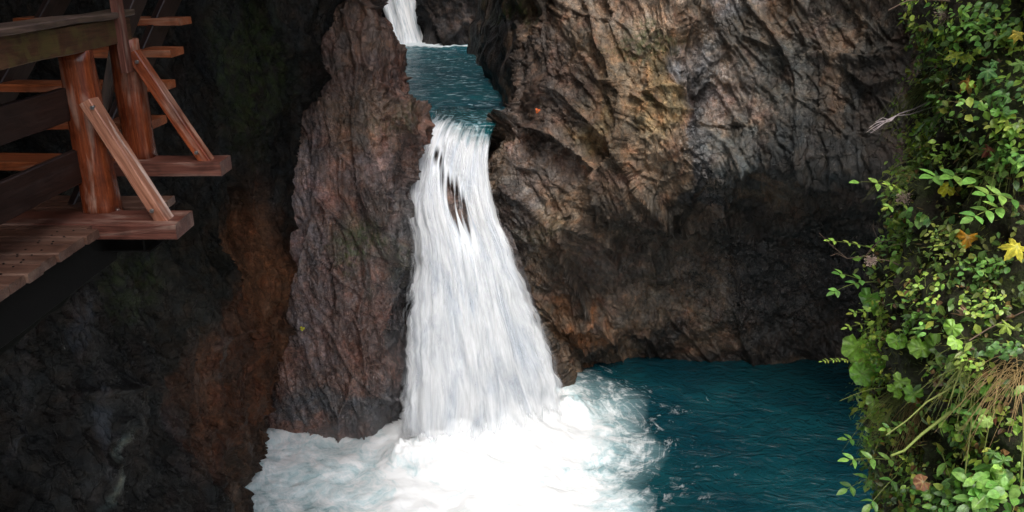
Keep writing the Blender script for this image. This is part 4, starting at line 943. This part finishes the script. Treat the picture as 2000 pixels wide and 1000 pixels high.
tw = [([(1832, 193), (1812, 200), (1785, 213), (1757, 222), (1748, 228)], .05, .3, .004, .003), ([(1825, 208), (1800, 216), (1775, 224), (1750, 226)], .05, .3, .003, .0025)]
for k, (x, y) in enumerate([(1693, 258), (1700, 260), (1705, 254), (1697, 250), (1702, 246), (1710, 238), (1712, 250)]):
    tw.append(([(1750, 226), (1735 + k, 233 + k * .5), (x + 14, y - 10 + (k % 3)), (x, y)], .3, .36 + .02 * k, .0025, .001))
stalk('dry_twig', 'bleached forked twig reaching left over the dark cliff', 'twig', M_pale, tw, (1835, 200))
stalk('dry_twig', 'thin brown twig poking left above the yellow green leaves', 'twig', M_brown, [([(1850, 92), (1810, 88), (1785, 80), (1772, 66)], .1, .3, .003, .0015), ([(1805, 88), (1780, 84), (1757, 98)], .2, .3, .002, .001), ([(1790, 82), (1778, 76), (1774, 68)], .25, .3, .002, .001), ([(1840, 80), (1815, 50), (1790, 40), (1768, 52)], .1, .3, .002, .001)], (1850, 90))
stalk('dry_twig', 'fine twig crossing the cliff at the top left of the bank', 'twig', M_brown, [([(1855, 2), (1800, -2), (1770, 2), (1735, 20)], .1, .4, .003, .0015)], (1855, 10))
stalk('dry_twig', 'bare arching twig with few leaves over the dark hollow', 'twig', M_brown, [([(1750, 470), (1715, 472), (1690, 500), (1655, 505), (1625, 480), (1600, 455)], .1, .3, .003, .0015), ([(1655, 505), (1635, 495), (1622, 500)], .25, .3, .002, .001), ([(1715, 470), (1705, 445), (1706, 430)], .1, .2, .0025, .0015)], (1755, 480))
stalk('dry_twig', 'pale dry stem curving down over the pool left of the grass', 'twig', M_green, [([(1730, 757), (1700, 760), (1670, 770), (1640, 783)], .1, .3, .0025, .001)], (1745, 760))
# dead flower heads
def seedhead(label, px, py, rpx, base):
    p, n = bank_at(*base); e = empty('dead_flower', tuple(p)); st, g = LB(), LB(); c = P(px, py, p[1] - .18); st.tube(bez(p, c, .03, 8), .003, .002); R0 = rpx * p[1] / FPX
    for k in range(110):
        d = unit(rvec(1) * np.array([1, .6, .7])); q = c + d * R0 * rnd.uniform(.2, 1); g.tube([c + d * R0 * .1, q], .0008, .0006, m=3); g.leaf(q, unit(rvec(1)), rvec(1), .010, .006, (.2, .15, .12), k=2)
    st.build('stem', M_brown, e); g.build('flower_head', M_seed, e); tag(e, label, 'dead flower', 'withered flower heads')
seedhead('tall withered flower head at the top of the bank', 1850, 30, 24, (1860, 70))
seedhead('withered brown flower head beside the narrow leaf sprig', 1764, 386, 17, (1790, 420))
seedhead('small withered flower head above the bright drooping sprig', 1700, 508, 13, (1760, 520))
# fallen leaves, one by one
def fallen(label, px, py, rpx, tint, kind='maple', out=.09):
    p, n = bank_at(px, py); q = P(px, py, p[1] - out); e = LB(); L = 2.1 * rpx * (q[1] * CP - (q[2] - CAMZ) * SP) / FPX
    e.leaf(q, unit(np.array([-.5, -.1, -.6]) + rvec(.3)), unit(np.array([-.2, -.8, .5]) + rvec(.2)), L, L, tint, kind=kind, fold=1.0, droop=.6)
    return tag(e.build('fallen_leaf', ML), label, 'leaf', 'fallen autumn leaves')
fallen('small red autumn leaf caught on the bank', 1931, 291, 17, (.34, .06, .07))
fallen('orange yellow curled leaf caught below the big green sprig', 1890, 462, 18, (.62, .30, .03), 'tri')
fallen('bright yellow leaf behind the large leaved green sprig', 1850, 366, 15, (.62, .58, .04), 'tri')
fallen('brown curled leaf on the left of the mid bank', 1751, 587, 15, (.17, .07, .05), 'round')
fallen('dry brown leaf lying on the dark paired leaflets at the bottom', 1803, 941, 14, (.28, .13, .08), 'round', .24)
fallen('pale brown dead leaf above the diagonal stalk', 1838, 742, 13, (.26, .17, .12), 'tri')
fallen('rusty orange leaf below the two green leaves with dark tips', 1788, 776, 15, (.36, .13, .02), 'tri', .06)
fallen('reddish dead leaf among the grass near the right edge', 1945, 815, 16, (.26, .08, .05), 'maple', .04)
fallen('dry rust coloured leaf hanging under the yellow green maple leaves', 1870, 172, 24, (.28, .10, .03), 'maple')
fallen('second rust coloured leaf just right of the hanging one', 1892, 162, 20, (.42, .20, .03), 'maple')
fallen('crumpled pinkish brown leaf under the mossy herb clump', 1885, 612, 17, (.30, .16, .11), 'maple', .06)
def cliff_leaf(label, px, py, Y, r, tint):
    e = LB(); q = P(px, py, Y); L = 2 * r * Y / FPX; e.leaf(q, unit((-.3, -.1, -.9)), unit((0, -1, .3)), L, L, tint, kind='tri', fold=.8)
    tag(e.build('fallen_leaf', ML), label, 'leaf', 'fallen autumn leaves')
cliff_leaf('tiny yellow leaf stuck on the pink rock left of the waterfall', 590, 642, 11.75, 5, (.65, .6, .05))
cliff_leaf('tiny orange leaf stuck on the brown cliff right of the waterfall', 1050, 216, 13.35, 5, (.75, .14, .03))
